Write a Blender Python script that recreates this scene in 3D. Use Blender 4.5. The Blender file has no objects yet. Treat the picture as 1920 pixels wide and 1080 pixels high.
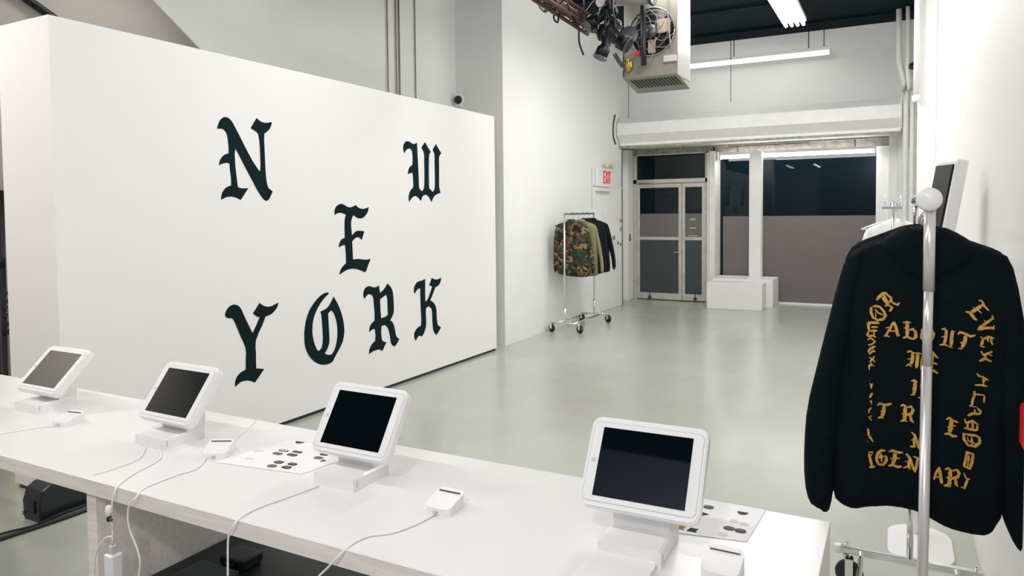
import bpy, bmesh, math, random
import numpy as np
from mathutils import Vector, Matrix, noise
random.seed(7)
S = bpy.context.scene
COL = S.collection
PI = math.pi

# ------------------------------------------------------------------ camera
def look(yaw, pit, roll):
    cy, sy = math.cos(yaw), math.sin(yaw)
    f = Vector((sy*math.cos(pit), cy*math.cos(pit), math.sin(pit)))
    r0 = Vector((cy, -sy, 0)); u0 = r0.cross(f)
    r = math.cos(roll)*r0 + math.sin(roll)*u0
    u = -math.sin(roll)*r0 + math.cos(roll)*u0
    m = Matrix((r, u, -f)).transposed().to_4x4()
    return m
cd = bpy.data.cameras.new('camera'); cam = bpy.data.objects.new('camera', cd); COL.objects.link(cam)
cam.matrix_world = Matrix.Translation((0, 0, 1.6)) @ look(-0.49127928, -0.04178859, -0.00988992)
cd.sensor_width = 36; cd.lens = 1349.6/1920*36; cd.shift_y = (455.14-540)/1920
cd.clip_start = 0.05; cd.clip_end = 60
S.camera = cam
S.view_settings.view_transform = 'Standard'; S.view_settings.look = 'None'
S.view_settings.gamma = 1; S.view_settings.use_curve_mapping = False
S.view_settings.exposure = 0.0

# ------------------------------------------------------------------ world and lights
w = bpy.data.worlds.new('world'); S.world = w; w.use_nodes = True
w.node_tree.nodes['Background'].inputs[0].default_value = (0.012, 0.02, 0.028, 1)
w.node_tree.nodes['Background'].inputs[1].default_value = 1.0

def area(name, loc, sx, sy, power, rot=(0, 0, 0), col=(1, .985, .955)):
    l = bpy.data.lights.new(name, 'AREA'); l.shape = 'RECTANGLE'; l.size = sx; l.size_y = sy
    l.energy = power; l.color = col
    o = bpy.data.objects.new(name, l); COL.objects.link(o); o.location = loc; o.rotation_euler = rot
    return o
def fill_light(loc, power, col=(1, .992, .975), r=.16):
    l = bpy.data.lights.new('unseen_light', 'POINT'); l.energy = power; l.color = col; l.shadow_soft_size = r
    o = bpy.data.objects.new('unseen_light', l); COL.objects.link(o); o.location = loc
# area lights for the room's unseen ceiling fixtures; the point lights are added fill
for (x, y, p) in [(-1.14, 4.9, 50), (-2.75, 4.0, 27), (-2.0, 7.6, 36)]:
    area('unseen_light', (x, y, 3.86), .30, 2.3, p)
area('unseen_light', (-2.1, .5, 3.30), 3.0, .06, 30, rot=(math.radians(35), 0, 0))
area('unseen_light', (-3.75, -4.4, 3.30), .07, 2.2, 14)
area('unseen_light', (-2.75, -4.4, 3.30), .07, 2.6, 24)
fill_light((-1.3, 5.6, 3.7), 10)  # point lights from here on are added fill, with no fitting
fill_light((-1.9, 8.9, 3.7), 22)
fill_light((-.9, 7.4, 3.75), 48)  # added to brighten the surfaces at the far end
fill_light((-2.9, 6.6, 3.75), 18)
fill_light((-.35, -1.0, 3.1), 98, (1, .97, .95), .12)  # unseen fill added behind the camera for surfaces facing it
area('stair_fill', (-5.4, .9, 3.9), .3, 1.2, 75, col=(1, .95, .88))  # unseen lights added to brighten the stair wall
area('stair_fill', (-5.5, 4.0, 3.9), .3, 1.2, 13, col=(1, .95, .88))

# ------------------------------------------------------------------ materials
MATS = {}
def mat(name, col, rough=.5, metal=0, noise_amt=0, noise_scale=5, bump=0, bump_scale=40, emit=0, coat=0, spec=.5, alpha=1, trans=0, sheen=0, stretch=None):
    if name in MATS: return MATS[name]
    m = bpy.data.materials.new(name); m.use_nodes = True; nt = m.node_tree; N = nt.nodes; L = nt.links
    b = N['Principled BSDF']
    c = (*col, 1)
    b.inputs['Base Color'].default_value = c
    b.inputs['Roughness'].default_value = rough
    b.inputs['Metallic'].default_value = metal
    b.inputs['Specular IOR Level'].default_value = spec
    b.inputs['Coat Weight'].default_value = coat
    b.inputs['Transmission Weight'].default_value = trans
    b.inputs['Sheen Weight'].default_value = sheen
    tc = N.new('ShaderNodeTexCoord')
    src = tc.outputs['Object']
    if stretch:
        mp = N.new('ShaderNodeMapping'); mp.inputs['Scale'].default_value = stretch
        L.new(src, mp.inputs[0]); src = mp.outputs[0]
    if noise_amt:
        n = N.new('ShaderNodeTexNoise'); n.inputs['Scale'].default_value = noise_scale; n.inputs['Detail'].default_value = 6
        L.new(src, n.inputs['Vector'])
        r = N.new('ShaderNodeValToRGB')
        r.color_ramp.elements[0].position = .3; r.color_ramp.elements[1].position = .7
        lo = [max(0, v*(1-noise_amt)) for v in col]; hi = [min(1, v*(1+noise_amt)) for v in col]
        r.color_ramp.elements[0].color = (*lo, 1); r.color_ramp.elements[1].color = (*hi, 1)
        L.new(n.outputs['Fac'], r.inputs[0]); L.new(r.outputs[0], b.inputs['Base Color'])
    if bump:
        n2 = N.new('ShaderNodeTexNoise'); n2.inputs['Scale'].default_value = bump_scale; n2.inputs['Detail'].default_value = 4
        L.new(src, n2.inputs['Vector'])
        bp = N.new('ShaderNodeBump'); bp.inputs['Strength'].default_value = bump; bp.inputs['Distance'].default_value = .01
        L.new(n2.outputs['Fac'], bp.inputs['Height']); L.new(bp.outputs[0], b.inputs['Normal'])
    if emit:
        b.inputs['Emission Color'].default_value = c; b.inputs['Emission Strength'].default_value = emit
    MATS[name] = m
    return m

wall_m = mat('wall_paint', (.80, .81, .79), .6, noise_amt=.025, noise_scale=1.2, bump=.06, bump_scale=60)
wallr_m = mat('right_wall_paint', (.86, .845, .84), .6, noise_amt=.012, noise_scale=1.5, bump=.04, bump_scale=60)
part_m = mat('partition_paint', (.87, .86, .855), .55, noise_amt=.01, noise_scale=1.0, bump=.03, bump_scale=80)
trim_m = mat('trim_paint', (.86, .86, .84), .45, noise_amt=.03, noise_scale=8, bump=.05, bump_scale=90)
grimy_m = mat('old_trim_paint', (.34, .31, .275), .6, noise_amt=.3, noise_scale=14, bump=.3, bump_scale=30)
alu_m = mat('door_aluminium', (.60, .575, .53), .42, .25, noise_amt=.10, noise_scale=9, bump=.04)
black_ceil = mat('ceiling_black', (.0016, .0085, .012), .8, noise_amt=.5, noise_scale=1.6, spec=.08, stretch=(1, 9, 1))
beige_m = mat('stair_plaster', (.50, .475, .445), .7, noise_amt=.05, noise_scale=1.2)
backwall_m = mat('back_wall_paint', (.26, .31, .38), .7, noise_amt=.04, noise_scale=1)
top_m = mat('counter_laminate', (.82, .805, .80), .32, coat=.0, noise_amt=.008, noise_scale=2)
edge_m = mat('counter_edge_ply', (.86, .795, .745), .55, noise_amt=.07, noise_scale=7, stretch=(1.2, 14, 14))
white_pl = mat('white_plastic', (.86, .85, .845), .3)
bezel_m = mat('white_glass_bezel', (.88, .88, .875), .08)
screen_m = mat('screen_glass', (.002, .004, .006), .03, spec=1.0)
screenmatte_m = mat('kiosk_screen', (.002, .004, .005), .35, spec=.2)
groove_m = mat('case_groove', (.60, .59, .585), .5)
paper_m = mat('paper', (.88, .87, .875), .6)
vinyl_m = mat('black_vinyl', (.003, .014, .018), .75, spec=.12)
strip_m = mat('far_tube', (1, .99, .965), .5, emit=4)
chrome_m = mat('chrome', (.80, .80, .80), .13, 1)
hook_m = mat('hook_metal', (.42, .42, .43), .22, 1)
steel_m = mat('satin_steel', (.74, .73, .73), .28, .85)
darksteel_m = mat('dark_steel', (.10, .10, .10), .35, .7)
post_m = mat('rack_post_metal', (.70, .68, .675), .28, .45)
rubber_m = mat('black_rubber', (.012, .012, .013), .6)
black_pl = mat('black_plastic', (.006, .010, .013), .38)
greenblack = mat('dark_case', (.008, .024, .026), .35)
case_m = mat('black_case', (.0022, .0045, .006), .5)
hood_m = mat('black_fleece', (.0035, .0080, .0105), .95, spec=.12, bump=.25, bump_scale=260, noise_amt=.15, noise_scale=9)
hood2_m = mat('black_fleece_worn', (.006, .011, .014), .95, spec=.12, bump=.25, bump_scale=260)
gold_m = mat('gold_print', (.60, .335, .055), .65, noise_amt=.35, noise_scale=130)
whitecloth = mat('white_cotton', (.85, .85, .84), .9, bump=.2, bump_scale=200)
navy_m = mat('black_nylon', (.003, .005, .009), .8, spec=.2, bump=.2, bump_scale=70)
olive_m = mat('olive_cotton', (.20, .185, .095), .9, noise_amt=.15, noise_scale=14, bump=.2)
heater_m = mat('heater_enamel', (.27, .26, .215), .42, .1, noise_amt=.07, noise_scale=6)
heater_side = mat('heater_side_panel', (.34, .34, .31), .3, .3)
duct_m = mat('duct_grey', (.30, .27, .26), .45, .4, noise_amt=.1, noise_scale=12)
stage_m = mat('stage_light_black', (.004, .004, .006), .42, 0, spec=.3)
truss_m = mat('truss_red_brown', (.10, .045, .04), .5, .3, noise_amt=.2, noise_scale=30)
pipe_m = mat('painted_conduit', (.74, .735, .70), .45, noise_amt=.04, noise_scale=15)
red_m = mat('red_plastic', (.85, .012, .02), .35)
yellow_m = mat('yellow_paint', (.62, .42, .03), .5)
brass_m = mat('brass', (.55, .40, .08), .35, .9)
tube_m = mat('fluorescent_tube', (1, .99, .965), .5, emit=40)
tube2_m = mat('window_tube', (1, .99, .965), .5, emit=16)
hot_m = mat('hot_lamp', (1, .78, .62), .5, emit=160)
housing_m = mat('lamp_housing', (.82, .82, .80), .4)
door_film_m = mat('door_film_lower', (.060, .075, .075), .6, spec=.25, noise_amt=.05, noise_scale=300)
film_m = mat('frosted_film', (.18, .16, .157), .72, spec=.25, noise_amt=.05, noise_scale=300)
cable_w = mat('white_cable', (.90, .89, .885), .35)
camo_t = mat('tan_label', (.62, .56, .48), .6)
beigeobj = mat('motor_beige', (.42, .33, .26), .5)

def glass():
    m = bpy.data.materials.new('night_glass'); m.use_nodes = True; b = m.node_tree.nodes['Principled BSDF']
    b.inputs['Base Color'].default_value = (.003, .009, .013, 1); b.inputs['Roughness'].default_value = .02
    b.inputs['Specular IOR Level'].default_value = .28
    return m
glass_m = glass()
def floor_mat():
    m = bpy.data.materials.new('polished_concrete'); m.use_nodes = True; nt = m.node_tree; N = nt.nodes; L = nt.links
    b = N['Principled BSDF']; tc = N.new('ShaderNodeTexCoord')
    n = N.new('ShaderNodeTexNoise'); n.inputs['Scale'].default_value = .8; n.inputs['Detail'].default_value = 5; n.inputs['Roughness'].default_value = .55
    n2 = N.new('ShaderNodeTexNoise'); n2.inputs['Scale'].default_value = 7; n2.inputs['Detail'].default_value = 6
    mp = N.new('ShaderNodeMapping'); mp.inputs['Scale'].default_value = (1, .35, 1); mp.inputs['Rotation'].default_value = (0, 0, .5)
    L.new(tc.outputs['Object'], n.inputs['Vector']); L.new(tc.outputs['Object'], mp.inputs[0]); L.new(mp.outputs[0], n2.inputs['Vector'])
    r = N.new('ShaderNodeValToRGB'); e = r.color_ramp.elements
    e[0].position = .2; e[0].color = (.42, .435, .375, 1); e[1].position = .8; e[1].color = (.51, .525, .465, 1)
    mx = N.new('ShaderNodeMixRGB'); mx.blend_type = 'MULTIPLY'; mx.inputs[0].default_value = .10
    r2 = N.new('ShaderNodeValToRGB'); r2.color_ramp.elements[0].position = .2; r2.color_ramp.elements[0].color = (.72, .72, .72, 1); r2.color_ramp.elements[1].position = .8
    L.new(n.outputs['Fac'], r.inputs[0]); L.new(n2.outputs['Fac'], r2.inputs[0])
    L.new(r.outputs[0], mx.inputs[1]); L.new(r2.outputs[0], mx.inputs[2]); L.new(mx.outputs[0], b.inputs['Base Color'])
    rr = N.new('ShaderNodeMapRange'); rr.inputs['To Min'].default_value = .19; rr.inputs['To Max'].default_value = .25
    L.new(n2.outputs['Fac'], rr.inputs[0]); L.new(rr.outputs[0], b.inputs['Roughness'])
    b.inputs['Specular IOR Level'].default_value = .8
    bp = N.new('ShaderNodeBump'); bp.inputs['Strength'].default_value = .012; L.new(n2.outputs['Fac'], bp.inputs['Height']); L.new(bp.outputs[0], b.inputs['Normal'])
    return m
floor_m = floor_mat()
def camo():
    m = bpy.data.materials.new('woodland_camouflage'); m.use_nodes = True; nt = m.node_tree; N = nt.nodes; L = nt.links
    b = N['Principled BSDF']; b.inputs['Roughness'].default_value = .9
    tc = N.new('ShaderNodeTexCoord'); prev = None
    base = (.028, .040, .018, 1)
    for i, (sc, off, th, c) in enumerate([(13, 0, .52, (.125, .058, .024, 1)), (15, 7, .53, (.004, .007, .006, 1)), (15, 15, .57, (.27, .155, .07, 1)), (17, 31, .57, (.008, .035, .022, 1))]):
        mp = N.new('ShaderNodeMapping'); mp.inputs['Location'].default_value = (off, off*2, off); L.new(tc.outputs['Object'], mp.inputs[0])
        n = N.new('ShaderNodeTexNoise'); n.inputs['Scale'].default_value = sc; n.inputs['Detail'].default_value = 2; n.inputs['Distortion'].default_value = .6
        L.new(mp.outputs[0], n.inputs['Vector'])
        g = N.new('ShaderNodeMath'); g.operation = 'GREATER_THAN'; g.inputs[1].default_value = th; L.new(n.outputs['Fac'], g.inputs[0])
        mx = N.new('ShaderNodeMixRGB'); mx.inputs[2].default_value = c; L.new(g.outputs[0], mx.inputs[0])
        if prev is None: mx.inputs[1].default_value = base
        else: L.new(prev, mx.inputs[1])
        prev = mx.outputs[0]
    L.new(prev, b.inputs['Base Color'])
    return m
camo_m = camo()

# ------------------------------------------------------------------ builders
def link(name, me, m, parent=None, smooth=False):
    o = bpy.data.objects.new(name, me); COL.objects.link(o)
    for x in (m if isinstance(m, (list, tuple)) else [m]): me.materials.append(x)
    if smooth:
        me.polygons.foreach_set('use_smooth', [True]*len(me.polygons))
    if parent is not None:
        o.parent = parent
    return o
def tag(o, label, cat, group=None):
    o['label'] = label; o['category'] = cat
    if group: o['group'] = group
    return o
def thing(name, label, cat, loc=(0, 0, 0), rz=0, group=None):
    o = bpy.data.objects.new(name, None); COL.objects.link(o); o.location = loc; o.rotation_euler = (0, 0, rz)
    o.empty_display_size = .05
    return tag(o, label, cat, group)
def struct(o): o['kind'] = 'structure'; return o
def copy_tree(o, parent=None):
    c = o.copy(); COL.objects.link(c)
    if parent is not None: c.parent = parent
    for ch in list(o.children): copy_tree(ch, c)
    return c

class M:
    """collects shapes in one bmesh; coordinates are local to the parent"""
    def __init__(s): s.bm = bmesh.new(); s.mi = 0
    def _mi(s, fs, mi):
        for f in fs: f.material_index = mi
    def box(s, x0, x1, y0, y1, z0, z1, bev=0, mi=0, rot=None, piv=None):
        b = bmesh.new(); bmesh.ops.create_cube(b, size=1)
        for v in b.verts: v.co = Vector(((x0+x1)/2+v.co.x*(x1-x0), (y0+y1)/2+v.co.y*(y1-y0), (z0+z1)/2+v.co.z*(z1-z0)))
        if bev: bmesh.ops.bevel(b, geom=b.edges[:], offset=bev, segments=2, affect='EDGES', profile=.5)
        return s._add(b, mi, rot, piv)
    def _add(s, b, mi=0, rot=None, piv=None):
        if rot is not None:
            p = Vector(piv or (0, 0, 0))
            for v in b.verts: v.co = rot @ (v.co-p) + p
        mp = {}
        for v in b.verts: mp[v] = s.bm.verts.new(v.co)
        for f in b.faces:
            try:
                nf = s.bm.faces.new([mp[v] for v in f.verts]); nf.material_index = mi; nf.smooth = f.smooth
            except ValueError: pass
        b.free(); return s
    def cyl(s, a, b_, r, r2=None, n=16, mi=0, cap=True):
        a = Vector(a); b_ = Vector(b_); d = b_-a; r2 = r if r2 is None else r2
        q = d.to_track_quat('Z', 'Y'); L1 = []; L2 = []
        for k in range(n):
            t = 2*PI*k/n; o = Vector((math.cos(t), math.sin(t), 0))
            L1.append(s.bm.verts.new(a+q@(o*r))); L2.append(s.bm.verts.new(b_+q@(o*r2)))
        for k in range(n):
            f = s.bm.faces.new((L1[k], L1[(k+1) % n], L2[(k+1) % n], L2[k])); f.smooth = True; f.material_index = mi
        if cap:
            f = s.bm.faces.new(L1[::-1]); f.material_index = mi
            f = s.bm.faces.new(L2); f.material_index = mi
        return s
    def tube(s, pts, r, n=8, mi=0, sm=3):
        P = [Vector(p) for p in pts]
        if sm > 1 and len(P) > 2:
            Q = []
            for i in range(len(P)-1):
                p0 = P[max(i-1, 0)]; p1 = P[i]; p2 = P[i+1]; p3 = P[min(i+2, len(P)-1)]
                for k in range(sm):
                    t = k/sm
                    Q.append(.5*((2*p1)+(p2-p0)*t+(2*p0-5*p1+4*p2-p3)*t*t+(3*p1-p0-3*p2+p3)*t**3))
            Q.append(P[-1]); P = Q
        rings = []; up = None
        for i, p in enumerate(P):
            d = (P[min(i+1, len(P)-1)]-P[max(i-1, 0)]).normalized()
            if up is None: up = d.orthogonal().normalized()
            up = (up-d*up.dot(d)); up = up.normalized() if up.length > 1e-6 else d.orthogonal().normalized()
            sd = d.cross(up)
            rings.append([s.bm.verts.new(p+r*(math.cos(2*PI*k/n)*up+math.sin(2*PI*k/n)*sd)) for k in range(n)])
        for A, B in zip(rings, rings[1:]):
            for k in range(n):
                f = s.bm.faces.new((A[k], A[(k+1) % n], B[(k+1) % n], B[k])); f.smooth = True; f.material_index = mi
        s.bm.faces.new(rings[0][::-1]).material_index = mi; s.bm.faces.new(rings[-1]).material_index = mi
        return s
    def prism(s, poly, fn, t0, t1, mi=0):
        """extrude a 2-D polygon; fn(u, v, t) -> point"""
        A = [s.bm.verts.new(fn(u, v, t0)) for u, v in poly]; B = [s.bm.verts.new(fn(u, v, t1)) for u, v in poly]
        n = len(poly)
        for k in range(n):
            s.bm.faces.new((A[k], A[(k+1) % n], B[(k+1) % n], B[k])).material_index = mi
        s.bm.faces.new(A[::-1]).material_index = mi; s.bm.faces.new(B).material_index = mi
        return s
    def lathe(s, prof, c, axis=(0, 0, 1), n=20, mi=0):
        q = Vector(axis).to_track_quat('Z', 'Y'); c = Vector(c); R = []
        for r, z in prof:
            R.append([s.bm.verts.new(c+q@Vector((r*math.cos(2*PI*k/n), r*math.sin(2*PI*k/n), z))) for k in range(n)])
        for A, B in zip(R, R[1:]):
            for k in range(n):
                f = s.bm.faces.new((A[k], A[(k+1) % n], B[(k+1) % n], B[k])); f.smooth = True; f.material_index = mi
        for ring in (R[0][::-1], R[-1]):
            s.bm.faces.new(ring).material_index = mi
        return s
    def build(s, name, m, parent=None, rec=True):
        bmesh.ops.remove_doubles(s.bm, verts=s.bm.verts[:], dist=1e-6)
        if rec: bmesh.ops.recalc_face_normals(s.bm, faces=s.bm.faces[:])
        me = bpy.data.meshes.new(name); s.bm.to_mesh(me); s.bm.free()
        return link(name, me, m, parent)
def rrect(w, h, r, n=5):
    out = []
    for cx, cy, a0 in ((w/2-r, h/2-r, 0), (-w/2+r, h/2-r, 90), (-w/2+r, -h/2+r, 180), (w/2-r, -h/2+r, 270)):
        for k in range(n+1):
            a = math.radians(a0+90*k/n); out.append((cx+r*math.cos(a), cy+r*math.sin(a)))
    return out
def wb(mb, name, m, parent=None, shift=None):
    """build shapes given in room coordinates, then move them into the parent's own frame"""
    o = mb.build(name, m, parent)
    mw = Matrix.Identity(4); p = parent; chain = []
    while p is not None: chain.append(p); p = p.parent
    for q in reversed(chain): mw = mw @ (Matrix.Translation(q.location) @ q.rotation_euler.to_matrix().to_4x4())
    o.data.transform(mw.inverted()); return o
def solo(mb, name, m, label, cat, group=None):
    o = mb.build(name, m)
    vs = [v.co for v in o.data.vertices]
    c = Vector(((min(v.x for v in vs)+max(v.x for v in vs))/2, (min(v.y for v in vs)+max(v.y for v in vs))/2, min(v.z for v in vs)))
    o.data.transform(Matrix.Translation(-c)); o.location = c
    return tag(o, label, cat, group)

# ================================================================== the setting
struct(M().box(-6.4, .5, -6.5, 13.4, -.12, 0).build('floor', floor_m))
cl = M().box(-6.4, .5, -6.5, 13.4, 4.35, 4.5)
for k in range(8): cl.box(-6.4, .5, 2.2+k*1.32, 2.34+k*1.32, 4.315, 4.36)       # black painted joists
struct(cl.build('ceiling', black_ceil))
struct(M().box(.345, .5, -6.5, 12.1, 0, 4.35).build('wall_right', wallr_m))
struct(M().box(.185, .345, 8.6, 9.2, 0, 4.35, bev=.006).build('trim_1', trim_m))
struct(M().box(-4.9, -4.145, 7.55, 11.75, 0, 4.35).build('wall_left', wall_m))
rp = M()   # stair wall: cut away along the slope of the stair
rp.prism([(4.62, 0), (7.55, 0), (7.55, 4.35), (1.82, 4.35), (3.467, 3.176), (3.864, 2.894), (4.62, 2.357)], lambda u, v, t: (t, u, v), -4.815, -4.80)
struct(rp.build('wall_recess', wall_m))
struct(M().box(-6.4, -6.25, -6.5, 8.2, 0, 4.35).build('wall_stair', beige_m))
struct(M().box(-6.4, -4.9, 8.2, 8.35, 0, 4.35).build('wall_stair_end', beige_m))
struct(M().box(-2.4, .5, -1.70, -1.55, 0, 4.35).build('wall_back', backwall_m))
struct(M().box(-6.4, .5, -6.65, -6.5, 0, 4.35).build('wall_rear', wall_m))
struct(M().box(-4.9, .5, 12.1, 12.95, 2.72, 4.35).build('wall_far', wall_m))
struct(M().box(-4.9, -4.36, 11.75, 13.15, 0, 2.72).box(-4.9, -4.145, 11.75, 12.1, 2.72, 4.35).build('wall_far_left', wall_m))
struct(M().box(.0, .5, 12.1, 13.15, 0, 2.72).build('wall_far_right', wall_m))
struct(M().box(-4.4, .0, 13.08, 13.15, 0, 2.72).build('wall_far_outer', black_pl))
struct(M().box(-4.149, -4.141, 12.088, 12.102, 3.2, 4.0).build('trim_10', darksteel_m))
struct(M().box(-4.40, -2.84, 12.62, 12.78, 2.62, 2.73).box(-2.84, .05, 12.9, 13.06, 2.58, 2.73)
       .box(-4.4, .0, 12.55, 12.60, 2.70, 2.73).box(-2.6, -1.3, 12.86, 12.9, 2.66, 2.70).build('trim_2', grimy_m))
struct(M().box(-4.36, -4.245, 12.35, 12.72, 0, 2.70, bev=.005).build('trim_3', trim_m))
struct(M().box(-2.86, -2.76, 12.55, 13.0, 0, 2.62, bev=.006).box(-2.89, -2.865, 12.56, 12.62, .35, 2.6).build('trim_4', trim_m))
struct(M().box(-.30, -.12, 12.86, 13.06, 0, 2.60, bev=.006).build('trim_5', trim_m))
struct(M().box(-.115, .0, 12.3, 13.06, 0, 2.72, bev=.006).build('trim_6', trim_m))
struct(M().box(-2.735, -1.865, 11.85, 12.45, 0, .43, bev=.008).box(-2.74, -1.765, 12.25, 12.9, 0, .465, bev=.006).build('trim_7', part_m))
struct(M().box(-2.145, -1.955, 12.27, 12.45, .43, 2.56, bev=.006).prism(
    [(-2.185, .43), (-1.915, .43), (-1.955, .50), (-2.145, .50)], lambda u, v, t: (u, t, v), 12.255, 12.46).build('trim_8', part_m))
# window with night behind it, frosted film over its lower half
wn = M().box(-2.80, -.28, 12.99, 13.03, .03, 2.60).build('window_1', glass_m); struct(wn)
M().box(-2.71, -.30, 12.978, 12.988, .035, 1.50).build('frosted_film', film_m, wn)
M().box(-2.80, -.28, 12.93, 13.06, 0, .03).box(-2.82, -2.79, 12.95, 13.05, .03, 2.6).build('window_frame', part_m, wn)
# black vertical strip at the far end of the left wall
struct(M().box(-4.16, -4.138, 11.735, 11.757, 0, 2.72).build('trim_9', black_pl))
# wall door by the exit sign
d2 = struct(M().box(-4.165, -4.137, 10.46, 11.70, .012, 1.99, bev=.004).build('door_2', trim_m))
M().box(-4.15, -4.130, 10.44, 10.46, 0, 2.01).box(-4.15, -4.130, 10.44, 11.72, 1.99, 2.012).build('door_frame', wall_m, d2)
M().cyl((-4.137, 11.40, 1.08), (-4.10, 11.40, 1.08), .03).tube([(-4.10, 11.40, 1.08), (-4.085, 11.40, 1.08), (-4.08, 11.36, 1.08), (-4.08, 11.29, 1.075)], .011).build('door_handle', chrome_m, d2)['label'] = 'chrome lever handle'
M().cyl((-4.137, 11.27, 1.17), (-4.105, 11.27, 1.17), .033).build('deadbolt', brass_m, d2)['label'] = 'brass deadbolt'
for z in (1.02, 1.28, 1.42):
    M().box(-4.14, -4.128, 11.58, 11.66, z, z+.05).build('latch_plate', steel_m, d2)
# glazed double door
X0, X1, XM = -4.235, -2.895, -3.355
d1 = M()
d1.box(X0, X0+.055, 12.63, 12.73, 0, 2.66).box(X1-.05, X1, 12.63, 12.73, 0, 2.66).box(X0, X1, 12.63, 12.73, 2.60, 2.68).box(X0, X1, 12.63, 12.73, 2.10, 2.17)
d1 = struct(d1.build('door_1', alu_m))
M().box(X0+.055, X1-.05, 12.675, 12.69, 2.17, 2.60).build('transom_pane', glass_m, d1)
def leaf(a, b, hinge):
    L_ = M().box(a, a+.055, 12.635, 12.68, .015, 2.09, bev=.004).box(b-.055, b, 12.635, 12.68, .015, 2.09, bev=.004)
    L_.box(a+.05, b-.05, 12.635, 12.68, .015, .13).box(a+.05, b-.05, 12.635, 12.68, 2.02, 2.09).box(a+.05, b-.05, 12.635, 12.68, 1.085, 1.14)
    l = L_.build('door_leaf', alu_m, d1)
    M().box(a+.05, b-.05, 12.655, 12.663, 1.14, 2.03).box(a+.05, b-.05, 12.655, 12.663, .12, 1.09).build('pane', glass_m, l)
    M().box(a+.05, b-.05, 12.648, 12.654, 1.14, 1.555).build('frosted_film', film_m, l)
    M().box(a+.05, b-.05, 12.648, 12.654, .13, 1.086).build('lower_film', door_film_m, l)
    return l
lA = leaf(X0+.057, XM-.003, 0); lB = leaf(XM+.003, X1-.052, 1)
M().cyl((XM-.045, 12.635, .87), (XM-.045, 12.59, .87), .014).tube([(XM-.045, 12.59, .87), (XM-.08, 12.585, .87), (XM-.13, 12.59, .868)], .011).build('door_handle', chrome_m, lA)
M().box(XM-.05, XM-.02, 12.615, 12.637, .98, 1.03).box(XM+.02, XM+.045, 12.61, 12.637, .50, .58).build('lock_plate', steel_m, lA)
M().box(X0+.10, X0+.38, 12.56, 12.635, 2.115, 2.165, bev=.006).tube([(X0+.24, 12.56, 2.11), (X0+.33, 12.50, 2.105), (X0+.42, 12.60, 2.09)], .009, sm=1).build('door_closer', steel_m, d1)
for xx, l in ((X0+.30, lA), (X1-.22, lB)):
    M().box(xx-.03, xx+.03, 12.615, 12.636, .03, .075, bev=.004).cyl((xx, 12.62, .0), (xx, 12.62, .15), .008).build('floor_bolt', darksteel_m, l)
# the opening-hours lettering on the right leaf, seen mirrored from inside
hl = M(); xs = -3.155
for k, (zz, hh, ww, segs) in enumerate([(1.455, .055, .10, 4), (1.30, .016, .11, 7), (1.165, .010, .16, 11)]):
    step = ww/segs
    for j in range(segs):
        a = xs-ww/2+j*step
        if k == 0:
            hl.box(a, a+step*.28, 12.640, 12.646, zz-hh/2, zz+hh/2); hl.box(a+step*.52, a+step*.80, 12.640, 12.646, zz-hh/2, zz+hh/2)
            hl.box(a, a+step*.8, 12.640, 12.646, zz-hh/2, zz-hh/2+.012).box(a, a+step*.8, 12.640, 12.646, zz+hh/2-.012, zz+hh/2).box(a, a+step*.8, 12.640, 12.646, zz-.006, zz+.006)
        else: hl.box(a, a+step*.78, 12.640, 12.646, zz-hh/2*(1 if j % 3 else .7), zz+hh/2)
hl.build('hours_lettering', white_pl, lB)

# ================================================================== far end fittings
sh = thing('shutter_housing', 'long white faceted roller shutter box above the glass doors and window', 'shutter', (-2.05, 11.9, 2.69))
prof = [(12.098, 3.19), (11.62, 3.17), (11.45, 3.055), (11.45, 2.87), (11.60, 2.745), (11.60, 2.70), (12.098, 2.70)]
wb(M().prism(prof, lambda u, v, t: (t, u, v), -4.13, .03), 'housing', trim_m, sh)
wb(M().box(.03, .045, 11.44, 12.095, 2.722, 3.20), 'end_plate', trim_m, sh)
wb(M().box(-4.12, .02, 11.585, 11.62, 2.665, 2.70), 'lower_lip', grimy_m, sh)
solo(M().tube([(-4.13, 11.38, 3.20), (-4.137, 11.33, 3.08), (-4.138, 11.30, 2.95), (-4.137, 11.32, 2.82), (-4.13, 11.4, 2.72)], .012), 'shutter_cable', black_pl,
     'black cable bowed along the left wall at the end of the roller shutter box', 'cable')

def fluo(name, label, p0, p1, n, tm, rods, width):
    """p0,p1 ends of the fixture"""
    a = Vector(p0); b = Vector(p1); d = (b-a).normalized(); sd = Vector((0, 0, 1)).cross(d)
    t = thing(name, label, 'ceiling light', (a+b)/2)
    ang = math.atan2(d.y, d.x); Ln = (b-a).length
    R_ = Matrix.Rotation(ang, 3, 'Z')
    t.rotation_euler = (0, 0, ang)
    h = M().box(-Ln/2, Ln/2, -width/2, width/2, .035, .085, bev=.006)
    for s_ in ((-1, 1) if n < 4 else ()): h.box(s_*Ln/2-.012, s_*Ln/2+.012, -width/2, width/2, -.03, .06, bev=.004)
    h.build('lamp_housing', housing_m, t)
    for k in range(n):
        y = (k-(n-1)/2)*width/max(n, 1)
        M().cyl((-Ln/2+.015, y, .0), (Ln/2-.015, y, .0), .019, n=10).build('tube', tm, t)
    for rx, ry, top in rods:
        M().cyl((rx, ry, .08), (rx, ry, top), .007, n=6).build('hanging_rod', darksteel_m, t)
    return t
fluo('fluorescent_light', 'long single fluorescent strip hanging in front of the far wall', (-3.2, 11.62, 3.90), (-.893, 11.62, 3.90), 2, strip_m, [(.86, 0, .44), (1.07, 0, .44), (-.22, 0, .44)], .10)
fluo('fluorescent_light', 'four-tube fluorescent fixture hanging lengthwise at the top right', (-1.15, 7.25, 3.90), (-1.15, 9.69, 3.90), 4, tube_m, [(1.1, 0, .44), (-1.1, 0, .44)], .27)
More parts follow.
